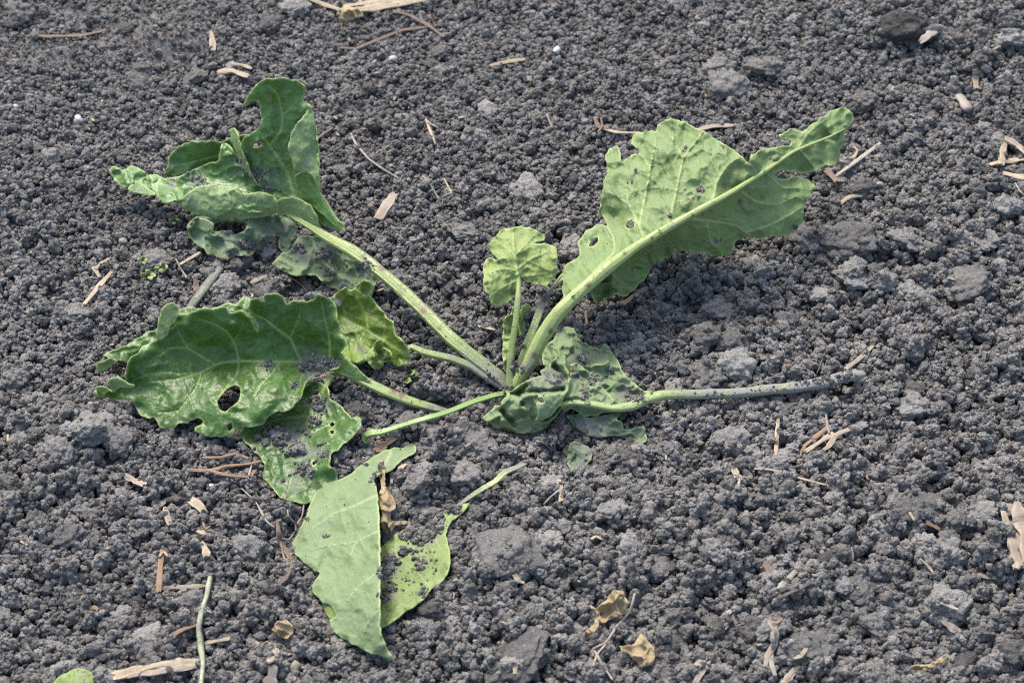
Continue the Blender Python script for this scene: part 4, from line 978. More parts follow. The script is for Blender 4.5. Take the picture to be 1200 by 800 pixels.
def settle(x, y, r, embed, flat=1.0, clip=True):
    """rest a lump of radius r on the heightmap; returns centre z and raises the map"""
    k = max(1, int(r / RES))
    ix, iy = int((x - GX0) / RES + .5), int((y - GY0) / RES + .5)
    x0, x1, y0, y1 = max(ix - k, 0), min(ix + k + 1, NX), max(iy - k, 0), min(iy + k + 1, NY)
    if x1 <= x0 or y1 <= y0: return None
    sub = H[y0:y1, x0:x1]
    z = sub.mean() + r * flat * embed
    if clip:
        z = min(z, CAP[y0:y1, x0:x1].min() - r * flat * 0.80)
    d2 = ((XX[y0:y1, x0:x1] - x) ** 2 + (YY[y0:y1, x0:x1] - y) ** 2) / (r * r)
    top = np.where(d2 < 1, z + flat * 0.85 * r * np.sqrt(np.maximum(0, 1 - d2)), -9)
    H[y0:y1, x0:x1] = np.maximum(sub, top)
    return z

HCLOD = H.copy()

def scatter(n, rlo, rhi, power, seed, use_settle, embed, keepfn=None):
    r_ = np.random.default_rng(seed)
    out = []
    px = r_.uniform(-170, 1370, n); py = r_.uniform(-130, 960, n)
    # even density on the ground: thin by foreshortening
    P = ray_at(px, py, np.zeros(n))
    depth = (P - CAM)[:, 1] * CP - (P - CAM)[:, 2] * SP
    keep = r_.uniform(0, 1, n) < (depth / depth.max()) ** 3
    P = P[keep]; px = px[keep]; py = py[keep]
    rad = rlo + (rhi - rlo) * r_.uniform(0, 1, len(P)) ** power
    coarse = np.clip((py - 100) / 500, 0, 1) * 0.6 + np.clip((px - 250) / 800, 0, 1) * 0.4
    rad *= 0.66 + 0.50 * coarse + 0.24 * vnoise(P[:, :2], 0.10, seed)
    if keepfn is not None:
        k = keepfn(P, px, py, r_)
        P, rad = P[k], rad[k]
    if use_settle:
        rise = at_grid(HCLOD - BASE, P[:, 0], P[:, 1])
        drop = (rise > 0.004) & (r_.uniform(0, 1, len(P)) < 0.82)
        P, rad = P[~drop], rad[~drop]
        order = np.argsort(-rad * r_.uniform(0.6, 1, len(rad)))
        for i in order:
            z = settle(P[i, 0], P[i, 1], rad[i], embed + r_.uniform(-.15, .35), 0.9)
            if z is not None:
                out.append((P[i, 0], P[i, 1], z, rad[i]))
        return np.array(out)
    h = at_grid(H, P[:, 0], P[:, 1])
    cap = at_grid(CAP, P[:, 0], P[:, 1])
    z = np.minimum(h - rad * 0.1 + rad * r_.uniform(-.5, .4, len(P)), cap - rad * 0.9)
    rise = at_grid(HCLOD - BASE, P[:, 0], P[:, 1])
    lowness = h - at_grid(BASE, P[:, 0], P[:, 1])
    k = ~((rise > 0.003) & (r_.uniform(0, 1, len(P)) < 0.72)) & ~((lowness > 0.0042) & (r_.uniform(0, 1, len(P)) < 0.68))
    return np.column_stack([P[k, :2], z[k], rad[k]])

CRUST = [(190, 52, 85, 26), (1000, 318, 75, 28), (60, 66, 50, 14), (930, 610, 60, 22), (570, 590, 40, 18), (90, 520, 50, 16), (880, 300, 40, 12), (1110, 440, 60, 20)]
def off_crust(P, px, py, r_):
    m = np.zeros(len(P))
    for cx, cy, rx, ry in CRUST:
        m = np.maximum(m, np.exp(-(((px - cx) / rx) ** 2 + ((py - cy) / ry) ** 2) ** 2))
    return r_.uniform(0, 1, len(P)) > m * .86
medium = scatter(9000, .0045, .0084, 2.0, 401, True, .12, off_crust)
small = scatter(165000, .0015, .0046, 1.8, 402, True, .20, off_crust)
HBED = H.copy()
# ---- clods that can be told apart: (px, py, width px, flatness, kind, label)
CLODS = [
    (592, 655, 78, .62, 's', 'large smooth grey clod beside the folded pale leaf'),
    (606, 772, 92, .40, 's', 'broad flat pale clod with a straw chip on it'),
    (525, 513, 56, .85, 'c', 'rough knobbly clod just above the dry leaf curl'),
    (563, 525, 34, .80, 'c', 'knobbly clod touching the crumpled leaf'),
    (543, 655, 36, 1.1, 'd', 'dark upright clod against the yellow leaf half'),
    (507, 711, 34, .80, 'd', 'dark clod under the yellow leaf margin'),
    (500, 590, 52, .70, 'c', 'lumpy clod next to the shrivelled leaf curl'),
    (545, 555, 46, .65, 'c', 'lumpy clod between the thin stalk and the leaf curl'),
    (1062, 33, 62, .95, 'd', 'large dark clod beside a grey wood chip'),
    (1092, 40, 26, .70, 's', 'small grey clod touching the large dark clod'),
    (512, 56, 30, .70, 's', 'rounded grey clod below the branching brown twig'),
    (572, 122, 28, .50, 's', 'flat pale clod alone on fine crumbs'),
    (165, 88, 34, .45, 's', 'flat pale clod on smooth crusted soil'),
    (855, 515, 44, .55, 's', 'angular grey clod below the long stalk'),
    (930, 478, 28, .85, 's', 'angular grey clod under the soiled stalk'),
    (865, 425, 50, .70, 's', 'angular pale clod above the long stalk'),
    (832, 436, 42, .75, 'c', 'crumbly clod behind the long stalk'),
    (862, 398, 40, .65, 's', 'pale clod above the angular pale clod'),
    (705, 410, 30, .80, 'd', 'dark clod leaning on the wilted leaf'),
    (105, 503, 74, .55, 'c', 'broad crumbly clod beside the holed leaf tip'),
    (75, 632, 48, .70, 's', 'angular grey clod in coarse soil beside a crumbly one'),
    (40, 612, 30, .75, 'c', 'crumbly clod touching the angular grey clod'),
    (172, 752, 42, .70, 'c', 'rounded clod just above the peeling bark strip'),
    (293, 640, 44, .70, 's', 'smooth clod between the tan curls and the reddish root'),
    (325, 660, 36, .80, 'c', 'crumbly clod beside the reddish root'),
    (188, 787, 24, .90, 'c', 'round clod sitting on the peeling bark strip'),
    (1110, 655, 38, .85, 's', 'angular grey clod beside the wood chunk'),
    (1065, 612, 34, .75, 's', 'grey clod between straw flecks and wood chunk'),
    (1088, 600, 46, .60, 's', 'sloping grey clod between grey clod and wood chunk'),
    (1130, 775, 62, .80, 'd', 'large dark cracked clod by the olive leaf strip'),
    (1185, 770, 44, .75, 'd', 'dark clod across a crack from the cracked clod'),
    (884, 742, 40, .90, 'd', 'dark angular clod beside the twisted fibre'),
    (945, 770, 44, .75, 'c', 'crumbly clod beside the twisted fibre'),
    (1145, 720, 30, .85, 'd', 'dark upright clod above the cracked clod'),
    (685, 730, 28, .95, 's', 'round smooth clod held by the curled dry leaf'),
    (670, 745, 26, .80, 'd', 'brownish dark clod beside the curled dry leaf'),
    (640, 640, 34, .75, 'c', 'crumbly clod beside the large smooth clod'),
    (740, 645, 44, .65, 'c', 'crumbly clod above the tan dry leaves'),
    (715, 603, 34, .75, 'c', 'crumbly clod below the straw pair'),
    (995, 275, 58, .55, 'c', 'long crumbly clod near the leaf tip'),
    (1000, 320, 60, .45, 'c', 'broad low clod below the long crumbly clod'),
    (1130, 330, 60, .50, 'c', 'broad low crumbly clod far from the leaves'),
    (1170, 160, 30, .55, 's', 'grey clod beside the knot of tan straw'),
    (855, 95, 46, .55, 'c', 'crumbly clod uphill of the arched leaf'),
    (400, 350, 26, .9, 'd', 'dark clod in the hollow behind the crinkled leaf'),
    (262, 330, 34, .7, 'c', 'crumbly clod by the old grey stalk'),
    (310, 335, 40, .7, 'c', 'crumbly clod beneath the limp grey leaf'),
    (185, 300, 34, .7, 'c', 'crumbly clod with green seedlings beside it'),
    (470, 440, 26, .7, 'd', 'dark clod under the crinkled leaf stalk'),
    (530, 335, 30, .7, 'd', 'dark clod beside the long green stalk'),
    (545, 270, 34, .6, 'c', 'crumbly clod behind the small upright leaf'),
    (618, 215, 34, .6, 'c', 'crumbly clod uphill of the small upright leaf'),
]
CLOD_GROUP = 'soil clods strewn over the field'
LANDMARKS = [(440, 8, 'corn husk bundle'), (480, 35, 'branching brown twig'), (272, 83, 'plump pale straw'), (85, 42, 'long dark twig'), (92, 142, 'white stone sliver'), (592, 73, 'flat straw splinter'),
    (653, 61, 'square white pebble'), (440, 185, 'long thin grey root'), (505, 152, 'forked pale straw'), (452, 240, 'pinkish wood chip'), (330, 100, 'tall leaf tip'), (140, 205, 'curled side lobe tip'),
    (780, 145, 'arched leaf top margin'), (990, 140, 'arched leaf tip'), (1010, 188, 'bleached stick'), (850, 295, 'arched leaf lower margin'), (690, 270, 'arched leaf base'), (1143, 92, 'short upright tan chip'), (1129, 119, 'pale stone chip'),
    (1062, 33, 'large dark clod'), (1185, 190, 'knot of tan straw'), (112, 340, 'straight tan straw'), (240, 340, 'old grey stalk'), (120, 470, 'holed leaf tip'), (180, 318, 'pale green seedling'), (260, 545, 'orange root tangle'),
    (330, 580, 'small clod-covered leaf'), (440, 510, 'curled torn stalk end'), (463, 600, 'shrivelled leaf curl'), (600, 545, 'folded leaf stalk end'), (680, 530, 'stained leaf scrap'), (620, 310, 'small upright leaf'), (560, 385, 'tan straw by heart leaves'),
    (745, 346, 'shaded brown stick'), (640, 400, 'arched leaf stalk'), (740, 480, 'wilted crumpled leaf'), (860, 460, 'long soiled stalk'), (1010, 420, 'short tan stick'), (962, 518, 'brown fibre tuft'), (911, 512, 'upright tan straw'),
    (930, 558, 'long curved straw'), (864, 556, 'pale rounded husk'), (1190, 625, 'wood chunk'), (903, 668, 'hollow seed husk'), (922, 680, 'white straw stub'), (1090, 778, 'olive leaf strip'), (1115, 735, 'broad grey wood chip'),
    (903, 760, 'twisted fibre strip'), (829, 766, 'leaning brown stick'), (715, 710, 'curled dry leaf'), (750, 757, 'flat dry leaf'), (592, 655, 'large smooth clod'), (606, 772, 'flat pale clod'), (657, 574, 'upright straw flake'),
    (699, 628, 'pale straw fork'), (530, 690, 'yellow leaf half'), (450, 768, 'folded leaf tip'), (370, 650, 'folded leaf jagged edge'), (331, 737, 'round dry leaf'), (237, 740, 'thin green stalk'), (185, 782, 'peeling bark strip'),
    (190, 665, 'L-shaped brittle stem'), (240, 630, 'curled tan husks'), (233, 592, 'angular tan chip'), (158, 563, 'pinkish seed-shaped chip'), (333, 650, 'reddish bent root'), (85, 798, 'green leaf tip'), (500, 340, 'long green stalk'),
    (1031, 218, 'buff pebble'), (1115, 181, 'grey-white pebble'), (820, 520, 'greenish pebble'), (1000, 612, 'long grey straw'), (1087, 600, 'sloping grey clod'), (110, 711, 'reddish chip'), (75, 632, 'angular grey clod'), (105, 503, 'broad crumbly clod'),
    (18, 126, 'tiny white pebble'), (40, 248, 'tiny pale pebble'), (1130, 330, 'broad low clod'), (720, 152, 'straw on rootlet tuft'), (838, 149, 'brown-tipped straw'), (318, 790, 'upright bark flake')]
LM_XY = np.array([ray_at(a, b_, 0.0)[:2] for a, b_, _ in LANDMARKS])
ORD = ['nearest', 'second nearest', 'third nearest', 'fourth nearest', 'fifth nearest', 'sixth nearest', 'seventh nearest', 'eighth nearest', 'ninth nearest', 'tenth nearest', 'eleventh nearest', 'twelfth nearest']
def name_by_neighbours(objs, phrase):
    'each look-alike gets the landmark it lies closest to, ranked by distance on the ground'
    by = {}
    for o, look in objs:
        d = np.hypot(*(LM_XY - np.array(o.location[:2])).T)
        k = int(np.argmin(d))
        by.setdefault((k, look), []).append((d[k], o))
    for (k, look), lst in by.items():
        for i, (_, o) in enumerate(sorted(lst, key=lambda t: t[0])):
            w = ORD[min(i, len(ORD) - 1)]
            o['label'] = phrase.format(look=look, w=w, lm=LANDMARKS[k][2])
SMALL_CLODS = []
n_clod = 0
def clod(px, py, wpx, flat, kind, label, scale_jit=True):
    global n_clod
    h0 = 0.0
    p = place(np.array([px]), np.array([py]), np.array([0.008]))[0]
    r = 0.5 * wpx * mm_per_px(px, py)
    z = settle(p[0], p[1], r, 0.02 if kind != 'c' else .08, flat)
    if z is None: return
    pool = {'s': slab_protos, 'c': clod_protos, 'd': dark_protos}[kind]
    m = pool[random.randrange(len(pool))]
    o = bpy.data.objects.new('soil_clod', m)
    col.objects.link(o)
    o.location = (p[0], p[1], z)
    o.rotation_euler = (random.uniform(-.35, .35) + (math.pi if random.random() < .3 else 0), random.uniform(-.35, .35), random.uniform(0, 6.28))
    o.scale = (r * 1.08, r * 1.0, r * 1.05 * flat)
    tag(o, label or 'small rough soil clod', 'soil clod', CLOD_GROUP)
    if label is None: SMALL_CLODS.append((o, {'s': 'smooth pale', 'c': 'rough grey', 'd': 'dark'}[kind]))
    n_clod += 1
for c in sorted(CLODS, key=lambda c: -c[2]):
    clod(*c)
tries = 0
while n_clod < 298 and tries < 20000:
    tries += 1
    px, py = random.uniform(-30, 1230), random.uniform(-20, 830)
    dens = 0.25 + 0.75 * np.clip((py - 150) / 400, 0, 1) * (0.55 + .45 * np.clip((px - 200) / 700, 0, 1))
    if random.random() > dens: continue
    p = place(np.array([px]), np.array([py]), np.array([0.0]))[0]
    if at_grid(CAP, p[0:1], p[1:2])[0] < 0.035 + BASE[0, 0] * 0: continue
    w = 15 + 22 * random.random() ** 2.0
    clod(px, py, w, random.uniform(.6, .95), 'c' if random.random() < .82 else random.choice('sdd'), None)
name_by_neighbours(SMALL_CLODS, 'small {look} soil clod {w} to the {lm}')
HCLOD = np.where(H - HBED > .001, BASE + 9 * (H - HBED), BASE)
topping = scatter(9000, .0020, .0042, 1.4, 404, True, .15)
fine = scatter(280000, .0007, .0019, 1.4, 403, False, 0)

def point_stuff(name, pts, protos, label, cat, seed, jit=(.8, 1.25)):
    r_ = np.random.default_rng(seed)
    n = len(pts)
    me = bpy.data.meshes.new(name)
    me.vertices.add(n)
    me.vertices.foreach_set('co', pts[:, :3].astype(np.float32).ravel())
    a = me.attributes.new('size', 'FLOAT_VECTOR', 'POINT')
    a.data.foreach_set('vector', (pts[:, 3:4] * r_.uniform(*jit, (n, 3))).astype(np.float32).ravel())
    a = me.attributes.new('turn', 'FLOAT_VECTOR', 'POINT')
    a.data.foreach_set('vector', r_.uniform(0, 6.283, (n, 3)).astype(np.float32).ravel())
    a = me.attributes.new('pick', 'INT', 'POINT')
    a.data.foreach_set('value', r_.integers(0, len(protos), n).astype(np.int32))
    me.update()
    o = new_obj(name, me)
    coll = bpy.data.collections.new(name + '_shapes')
    for i, p in enumerate(protos):
        coll.objects.link(bpy.data.objects.new(f'{name}_shape', p))
    ng = bpy.data.node_groups.new(name, 'GeometryNodeTree')
    ng.interface.new_socket('Geometry', in_out='INPUT', socket_type='NodeSocketGeometry')
    ng.interface.new_socket('Geometry', in_out='OUTPUT', socket_type='NodeSocketGeometry')
    gi, go = ng.nodes.new('NodeGroupInput'), ng.nodes.new('NodeGroupOutput')
    ci = ng.nodes.new('GeometryNodeCollectionInfo')
    ci.inputs['Collection'].default_value = coll
    ci.inputs['Separate Children'].default_value = True
    ci.inputs['Reset Children'].default_value = True
    ip = ng.nodes.new('GeometryNodeInstanceOnPoints')
    ip.inputs['Pick Instance'].default_value = True
    def na(nm, t):
        q = ng.nodes.new('GeometryNodeInputNamedAttribute')
        q.data_type = t
        q.inputs['Name'].default_value = nm
        return q.outputs['Attribute']
    e2r = ng.nodes.new('FunctionNodeEulerToRotation')
    L = ng.links.new
    L(gi.outputs[0], ip.inputs['Points'])
    L(ci.outputs[0], ip.inputs['Instance'])
    L(na('pick', 'INT'), ip.inputs['Instance Index'])
    L(na('turn', 'FLOAT_VECTOR'), e2r.inputs[0])
    L(e2r.outputs[0], ip.inputs['Rotation'])
    L(na('size', 'FLOAT_VECTOR'), ip.inputs['Scale'])
    L(ip.outputs[0], go.inputs[0])
    md = o.modifiers.new('scatter', 'NODES')
    md.node_group = ng
    me.materials.append(MAT_SOIL)
    tag(o, label, cat, kind='stuff')
    return o

point_stuff('soil_crumbs', np.vstack([medium, small, topping]), crumb_protos, 'dark grey soil crumbs covering the whole field', 'soil crumbs', 1)
point_stuff('soil_grains', fine, fine_protos, 'fine grey soil grains filling the gaps between crumbs', 'soil grains', 2)
print('crumbs', len(medium), len(small), len(fine), 'clods', n_clod)

# ------------------------------------------------------------------ soil lying on leaves
def on_leaf(px, py):
    d = ray_dirs(np.array([px]), np.array([py]))[0]
    hit = BVH.ray_cast(Vector(CAM), Vector(d).normalized())
    return None if hit[0] is None else np.array(hit[0])
SPECKS = [(372, 428, 14, 5, 60, 1.9), (387, 424, 10, 5, 30, 1.7), (314, 427, 6, 4, 14, 1.2), (346, 451, 4, 4, 12, 1.2), (320, 510, 16, 10, 34, 2.8), (345, 528, 12, 7, 40, 2.6), (357, 550, 12, 8, 34, 1.9),
          (374, 472, 7, 9, 44, 2.1), (366, 492, 4, 8, 20, 1.7), (380, 530, 8, 10, 24, 1.3), (359, 505, 5, 5, 12, 1.4),
          (452, 668, 8, 9, 36, 2.3), (458, 655, 7, 5, 22, 2.2), (459, 690, 7, 5, 22, 1.5), (475, 646, 5, 4, 10, 2.2), (493, 658, 5, 6, 16, 2.0), (485, 666, 4, 4, 8, 1.6), (497, 694, 5, 5, 12, 1.6), (500, 618, 14, 10, 90, 2.4), (490, 625, 10, 8, 50, 2.3), (512, 606, 8, 6, 30, 2.0), (472, 628, 4, 4, 8, 2.0), (450, 700, 6, 6, 16, 1.6), (480, 640, 14, 14, 20, 1.2), (470, 680, 16, 18, 24, .9), (505, 660, 10, 16, 14, 1.0), (532, 597, 7, 5, 26, 2.0),
          (230, 208, 10, 5, 26, 1.2), (300, 205, 12, 6, 46, 1.5), (285, 190, 8, 14, 40, 1.4), (315, 222, 8, 4, 22, 1.4), (275, 262, 8, 3, 20, 1.8), (268, 270, 6, 5, 18, 2.0), (289, 288, 6, 5, 18, 2.2), (270, 294, 4, 4, 10, 1.8),
          (350, 292, 7, 5, 24, 1.6), (380, 297, 10, 6, 30, 1.4), (430, 312, 8, 6, 30, 1.5), (385, 318, 6, 8, 20, 1.4),
          (655, 442, 8, 4, 20, 1.3), (697, 447, 6, 6, 22, 1.2), (684, 458, 4, 3, 8, 1.2), (715, 435, 3, 4, 10, 1.5), (745, 466, 9, 5, 40, 1.5), (687, 466, 4, 2, 8, 1.2), (684, 420, 5, 5, 12, 1.5),
          (822, 223, 4, 4, 16, 1.7), (786, 252, 2, 4, 8, 1.2), (804, 174, 2, 3, 6, 1.1), (745, 200, 2, 2, 6, 1.1), (740, 212, 2, 4, 7, 1.1), (930, 266, 3, 2, 6, 1.3), (840, 283, 3, 3, 7, 1.4), (868, 236, 2, 2, 5, 1.0),
          (441, 562, 5, 6, 20, 1.8), (350, 465, 2, 2, 3, 1.0), (400, 587, 10, 6, 10, .7), (960, 446, 24, 5, 50, 1.5), (990, 441, 14, 5, 36, 1.6), (905, 456, 30, 4, 24, 1.0), (840, 461, 30, 4, 16, .9),
          (590, 455, 10, 5, 20, 1.4), (570, 445, 10, 5, 16, 1.3), (610, 430, 5, 8, 12, 1.2), (600, 430, 2, 8, 12, 1.3), (640, 350, 4, 5, 20, 1.4)]
sp = []
for px, py, sx, sy, n, rmm in SPECKS:
    for _ in range(int(n * 1.8)):
        q = on_leaf(px + random.gauss(0, sx * .6), py + random.gauss(0, sy * .6))
        if q is not None:
            r = rmm * .001 * (.22 + .85 * random.random() ** 2)
            sp.append((q[0], q[1], q[2] + r * .35, r))
# stray specks on all leaves
for _ in range(420):
    q = on_leaf(random.uniform(110, 1010), random.uniform(90, 780))
    if q is not None:
        r = .001 * random.uniform(.25, .6)
        sp.append((q[0], q[1], q[2] + r * .5, r))
point_stuff('soil_specks', np.array(sp), crumb_protos, 'soil crumbs and specks lying on the leaves and stalks', 'soil crumbs', 3)

# ------------------------------------------------------------------ straw, roots, chips
def ground_pts(line, lift):
    """photo polyline -> points resting on the crumbs"""
    q = smooth_line(line, 2.5)
    px, py = q[:, 0], q[:, 1]
    z = np.full(len(q), 0.006)
    for _ in range(8):
        p = ray_at(px, py, z)
        hgt = at_grid(H, p[:, 0], p[:, 1])
        z = 0.4 * z + 0.6 * (hgt + 0)
    k = max(3, len(z) // 3) | 1
    zp = np.pad(z, k // 2, mode='edge')
    zm = np.array([np.percentile(zp[i:i + k], 74) for i in range(len(z))])
    zm = np.convolve(np.pad(zm, 2, mode='edge'), np.ones(5) / 5, 'valid')
    return ray_at(px, py, zm + lift + .0004), q

def strip(name, label, cat, line, wpx, mat, flat=.45, group=None, parent=None, seed=0, taper=.35, lift=None, sides=8, lump=.22):
    mpp = mm_per_px(*line[0][:2])
    w0 = wpx * mpp
    path, q = ground_pts(line, w0 * flat * .3 if lift is None else lift)
    n = len(path)
    if n < 4:
        t = np.linspace(0, 1, 5); s_ = np.linspace(0, 1, n)
        path = np.stack([np.interp(t, s_, path[:, i]) for i in range(3)], -1); n = 5
    s = np.linspace(0, 1, n)
    w = w0 * (1 - .7 * taper * np.abs(2 * s - 1) ** 4) * (1 + .30 * vnoise(np.stack([s * 5 + seed, s * 0 + seed], -1), 1.0, seed))
    loc = path.mean(0)
    woody = wpx >= 4.5 and mat not in ('green', 'oldgreen', 'stone', 'buff')
    me, V, F = tube_mesh(name, path - loc, w, 11 if woody else sides, flat * (.7 if woody else 1), 0.3 * flat, seed, .34 if woody else lump, jag=.55 if woody else .2)
    if woody:
        me.polygons.foreach_set('use_smooth', [False] * len(me.polygons))
    me.materials.append(FM[mat])
    o = bpy.data.objects.new(name, me)
    col.objects.link(o)
    o.location = loc
    if parent is not None:
        o.parent = parent
        o.location = loc - np.array(parent.location)
    else:
        tag(o, label, cat, group)
    return o

def bundle(name, label, cat, px, py, pieces):
    """several strands that hold together: pieces (part name, line, width, material, flatness)"""
    e = empty(name, place(np.array([px]), np.array([py]), np.array([0.0]))[0])
    tag(e, label, cat)
    for i, (nm, line, w, m, fl) in enumerate(pieces):
        strip(nm, None, None, line, w, m, fl, parent=e, seed=i + int(px), lift=.0012 + .0012 * (i % 3))
    return e

bundle('straw_bundle', 'thick tan corn husk and straw bundle lying on the fine crumbs', 'straw', 440, 8,
       [('straw', [(356, -4), (375, 4), (402, 13)], 7, 'tan', .6), ('husk', [(398, 14), (425, 11), (460, 6), (504, -2)], 13, 'tan', .5), ('straw', [(405, 7), (445, 2), (480, -3)], 7, 'tan', .5), ('straw', [(420, 4), (428, -8), (440, -14)], 6, 'tan', .6)])
bundle('twig', 'branching dark brown twig below the husk bundle', 'twig', 480, 35,
       [('branch', [(400, 56), (418, 57), (440, 48), (470, 36), (500, 32)], 4.5, 'brown', .8), ('branch', [(462, 13), (482, 19), (500, 29), (520, 43)], 4.5, 'brown', .8)])
bundle('root_tangle', 'tangle of orange-brown roots beneath the broad holed leaf', 'roots', 275, 545,
       [('root', [(237, 536), (258, 536), (275, 532), (292, 537)], 4, 'orange', .8), ('root', [(221, 550), (248, 551), (265, 546), (292, 543), (304, 540)], 4.5, 'orange', .8), ('root', [(248, 552), (270, 557), (292, 558), (299, 551)], 4.5, 'orange', .8), ('root', [(296, 541), (293, 552), (291, 561)], 2.5, 'tan', .8)])
bundle('straw_bundle', 'frayed brown fibre tuft below the tip of the soiled stalk', 'straw', 962, 518,
       [('fibre', [(940, 533), (943, 522), (958, 510), (972, 500)], 6, 'orange', .7), ('fibre', [(945, 528), (960, 518), (976, 508)], 7, 'tan', .7), ('fibre', [(957, 531), (970, 524), (980, 510), (994, 503)], 7, 'pink', .7), ('fibre', [(968, 485), (970, 500), (972, 508)], 3, 'grey', .8)])
bundle('straw_bundle', 'knot of weathered tan straw by the crumbly bank', 'straw', 1185, 190,
       [('straw', [(1160, 193), (1178, 189), (1205, 186)], 9, 'tan', .7), ('straw', [(1174, 192), (1175, 178), (1178, 168)], 7, 'tan', .7), ('straw', [(1180, 163), (1192, 170), (1210, 186)], 9, 'pink', .7), ('straw', [(1178, 203), (1192, 207), (1210, 208)], 10, 'tan', .6), ('fibre', [(1190, 215), (1196, 225), (1204, 230)], 2, 'pale', .8)])
bundle('root_tangle', 'thin pale rootlets hanging beside the folded pale leaf', 'roots', 335, 610,
       [('rootlet', [(283, 572), (300, 588), (312, 610), (322, 618)], 2.2, 'grey', .9), ('rootlet', [(336, 588), (338, 604), (346, 614), (347, 622)], 2.2, 'grey', .9), ('rootlet', [(356, 592), (354, 604), (348, 614)], 2.2, 'grey', .9), ('rootlet', [(324, 628), (338, 632), (346, 622)], 2.5, 'pink', .9)])
bundle('root', 'reddish-brown bent root beside the folded pale leaf', 'root', 332, 655,
       [('root', [(325, 610), (328, 632), (338, 650), (342, 664), (335, 678), (326, 685)], 4.5, 'brown', .8), ('rootlet', [(329, 634), (332, 650), (338, 662)], 2.5, 'orange', .8)])
bundle('straw_bundle', 'twisted weathered fibre strip in the coarse soil', 'straw', 903, 760,
       [('fibre', [(902, 727), (910, 742), (908, 755), (899, 768), (897, 780)], 7, 'pink', .7), ('fibre', [(905, 740), (906, 757), (903, 772), (908, 790)], 5, 'grey', .7), ('fibre', [(904, 728), (910, 730), (917, 724)], 3, 'orange', .8)])
bundle('root', 'thin forked rootlet between two tan dry leaves', 'root', 705, 755,
       [('root', [(744, 695), (738, 716), (723, 734), (710, 752), (695, 760)], 3.2, 'grey', .9), ('rootlet', [(710, 754), (700, 766), (695, 780)], 2.5, 'tan', .9), ('rootlet', [(697, 762), (706, 778), (718, 796)], 3, 'pale', .9)])
bundle('bark_strip', 'peeling tan bark strip on the soil crossed by a green stalk', 'bark', 185, 782,
       [('strip', [(136, 791), (160, 785), (185, 779), (232, 775)], 13, 'tan', .4), ('strip', [(140, 794), (165, 789), (200, 784), (228, 780)], 8, 'pink', .5)])
bundle('straw_bundle', 'L-shaped brittle tan stem beside the green stalk', 'straw', 200, 685,
       [('stem', [(184, 690), (205, 687), (242, 686)], 6, 'pink', .7), ('stem', [(191, 645), (188, 660), (187, 680), (186, 692)], 5, 'orange', .7), ('stem', [(186, 652), (192, 646), (197, 652)], 4, 'tan', .7)])
bundle('straw_bundle', 'small curled tan husk pieces on crumbs', 'straw', 240, 630,
       [('husk', [(232, 622), (240, 624), (248, 622)], 6, 'tan', .6), ('husk', [(238, 612), (241, 620), (246, 616)], 3, 'orange', .7), ('husk', [(236, 636), (240, 642), (242, 650)], 8, 'tan', .5), ('husk', [(246, 614), (256, 612), (262, 620)], 2.2, 'brown', .8)])
bundle('straw_bundle', 'forked pale straw with a thin side shoot', 'straw', 505, 152,
       [('straw', [(499, 140), (504, 152), (511, 170)], 3.4, 'tan', .7), ('straw', [(500, 141), (506, 146), (514, 150)], 2.4, 'pale', .7)])
bundle('wood_chunk', 'large pale split wood chunk at the edge of the clods', 'wood', 1190, 625,
       [('split', [(1182, 587), (1186, 610), (1190, 640), (1196, 662)], 15, 'pink', .6), ('split', [(1176, 600), (1182, 622), (1188, 650)], 8, 'tan', .6), ('split', [(1192, 590), (1200, 620), (1204, 655)], 14, 'pink', .6), ('split', [(1186, 640), (1188, 655), (1190, 664)], 8, 'tan', .6)])
bundle('straw_bundle', 'thin tan straw caught on a brown rootlet tuft above the arched leaf', 'straw', 720, 152,
       [('straw', [(708, 151), (722, 155), (748, 156)], 5, 'tan', .7), ('fibre', [(697, 138), (702, 148), (712, 150)], 5, 'brown', .8), ('fibre', [(700, 156), (706, 148), (704, 138)], 3, 'brown', .8)])

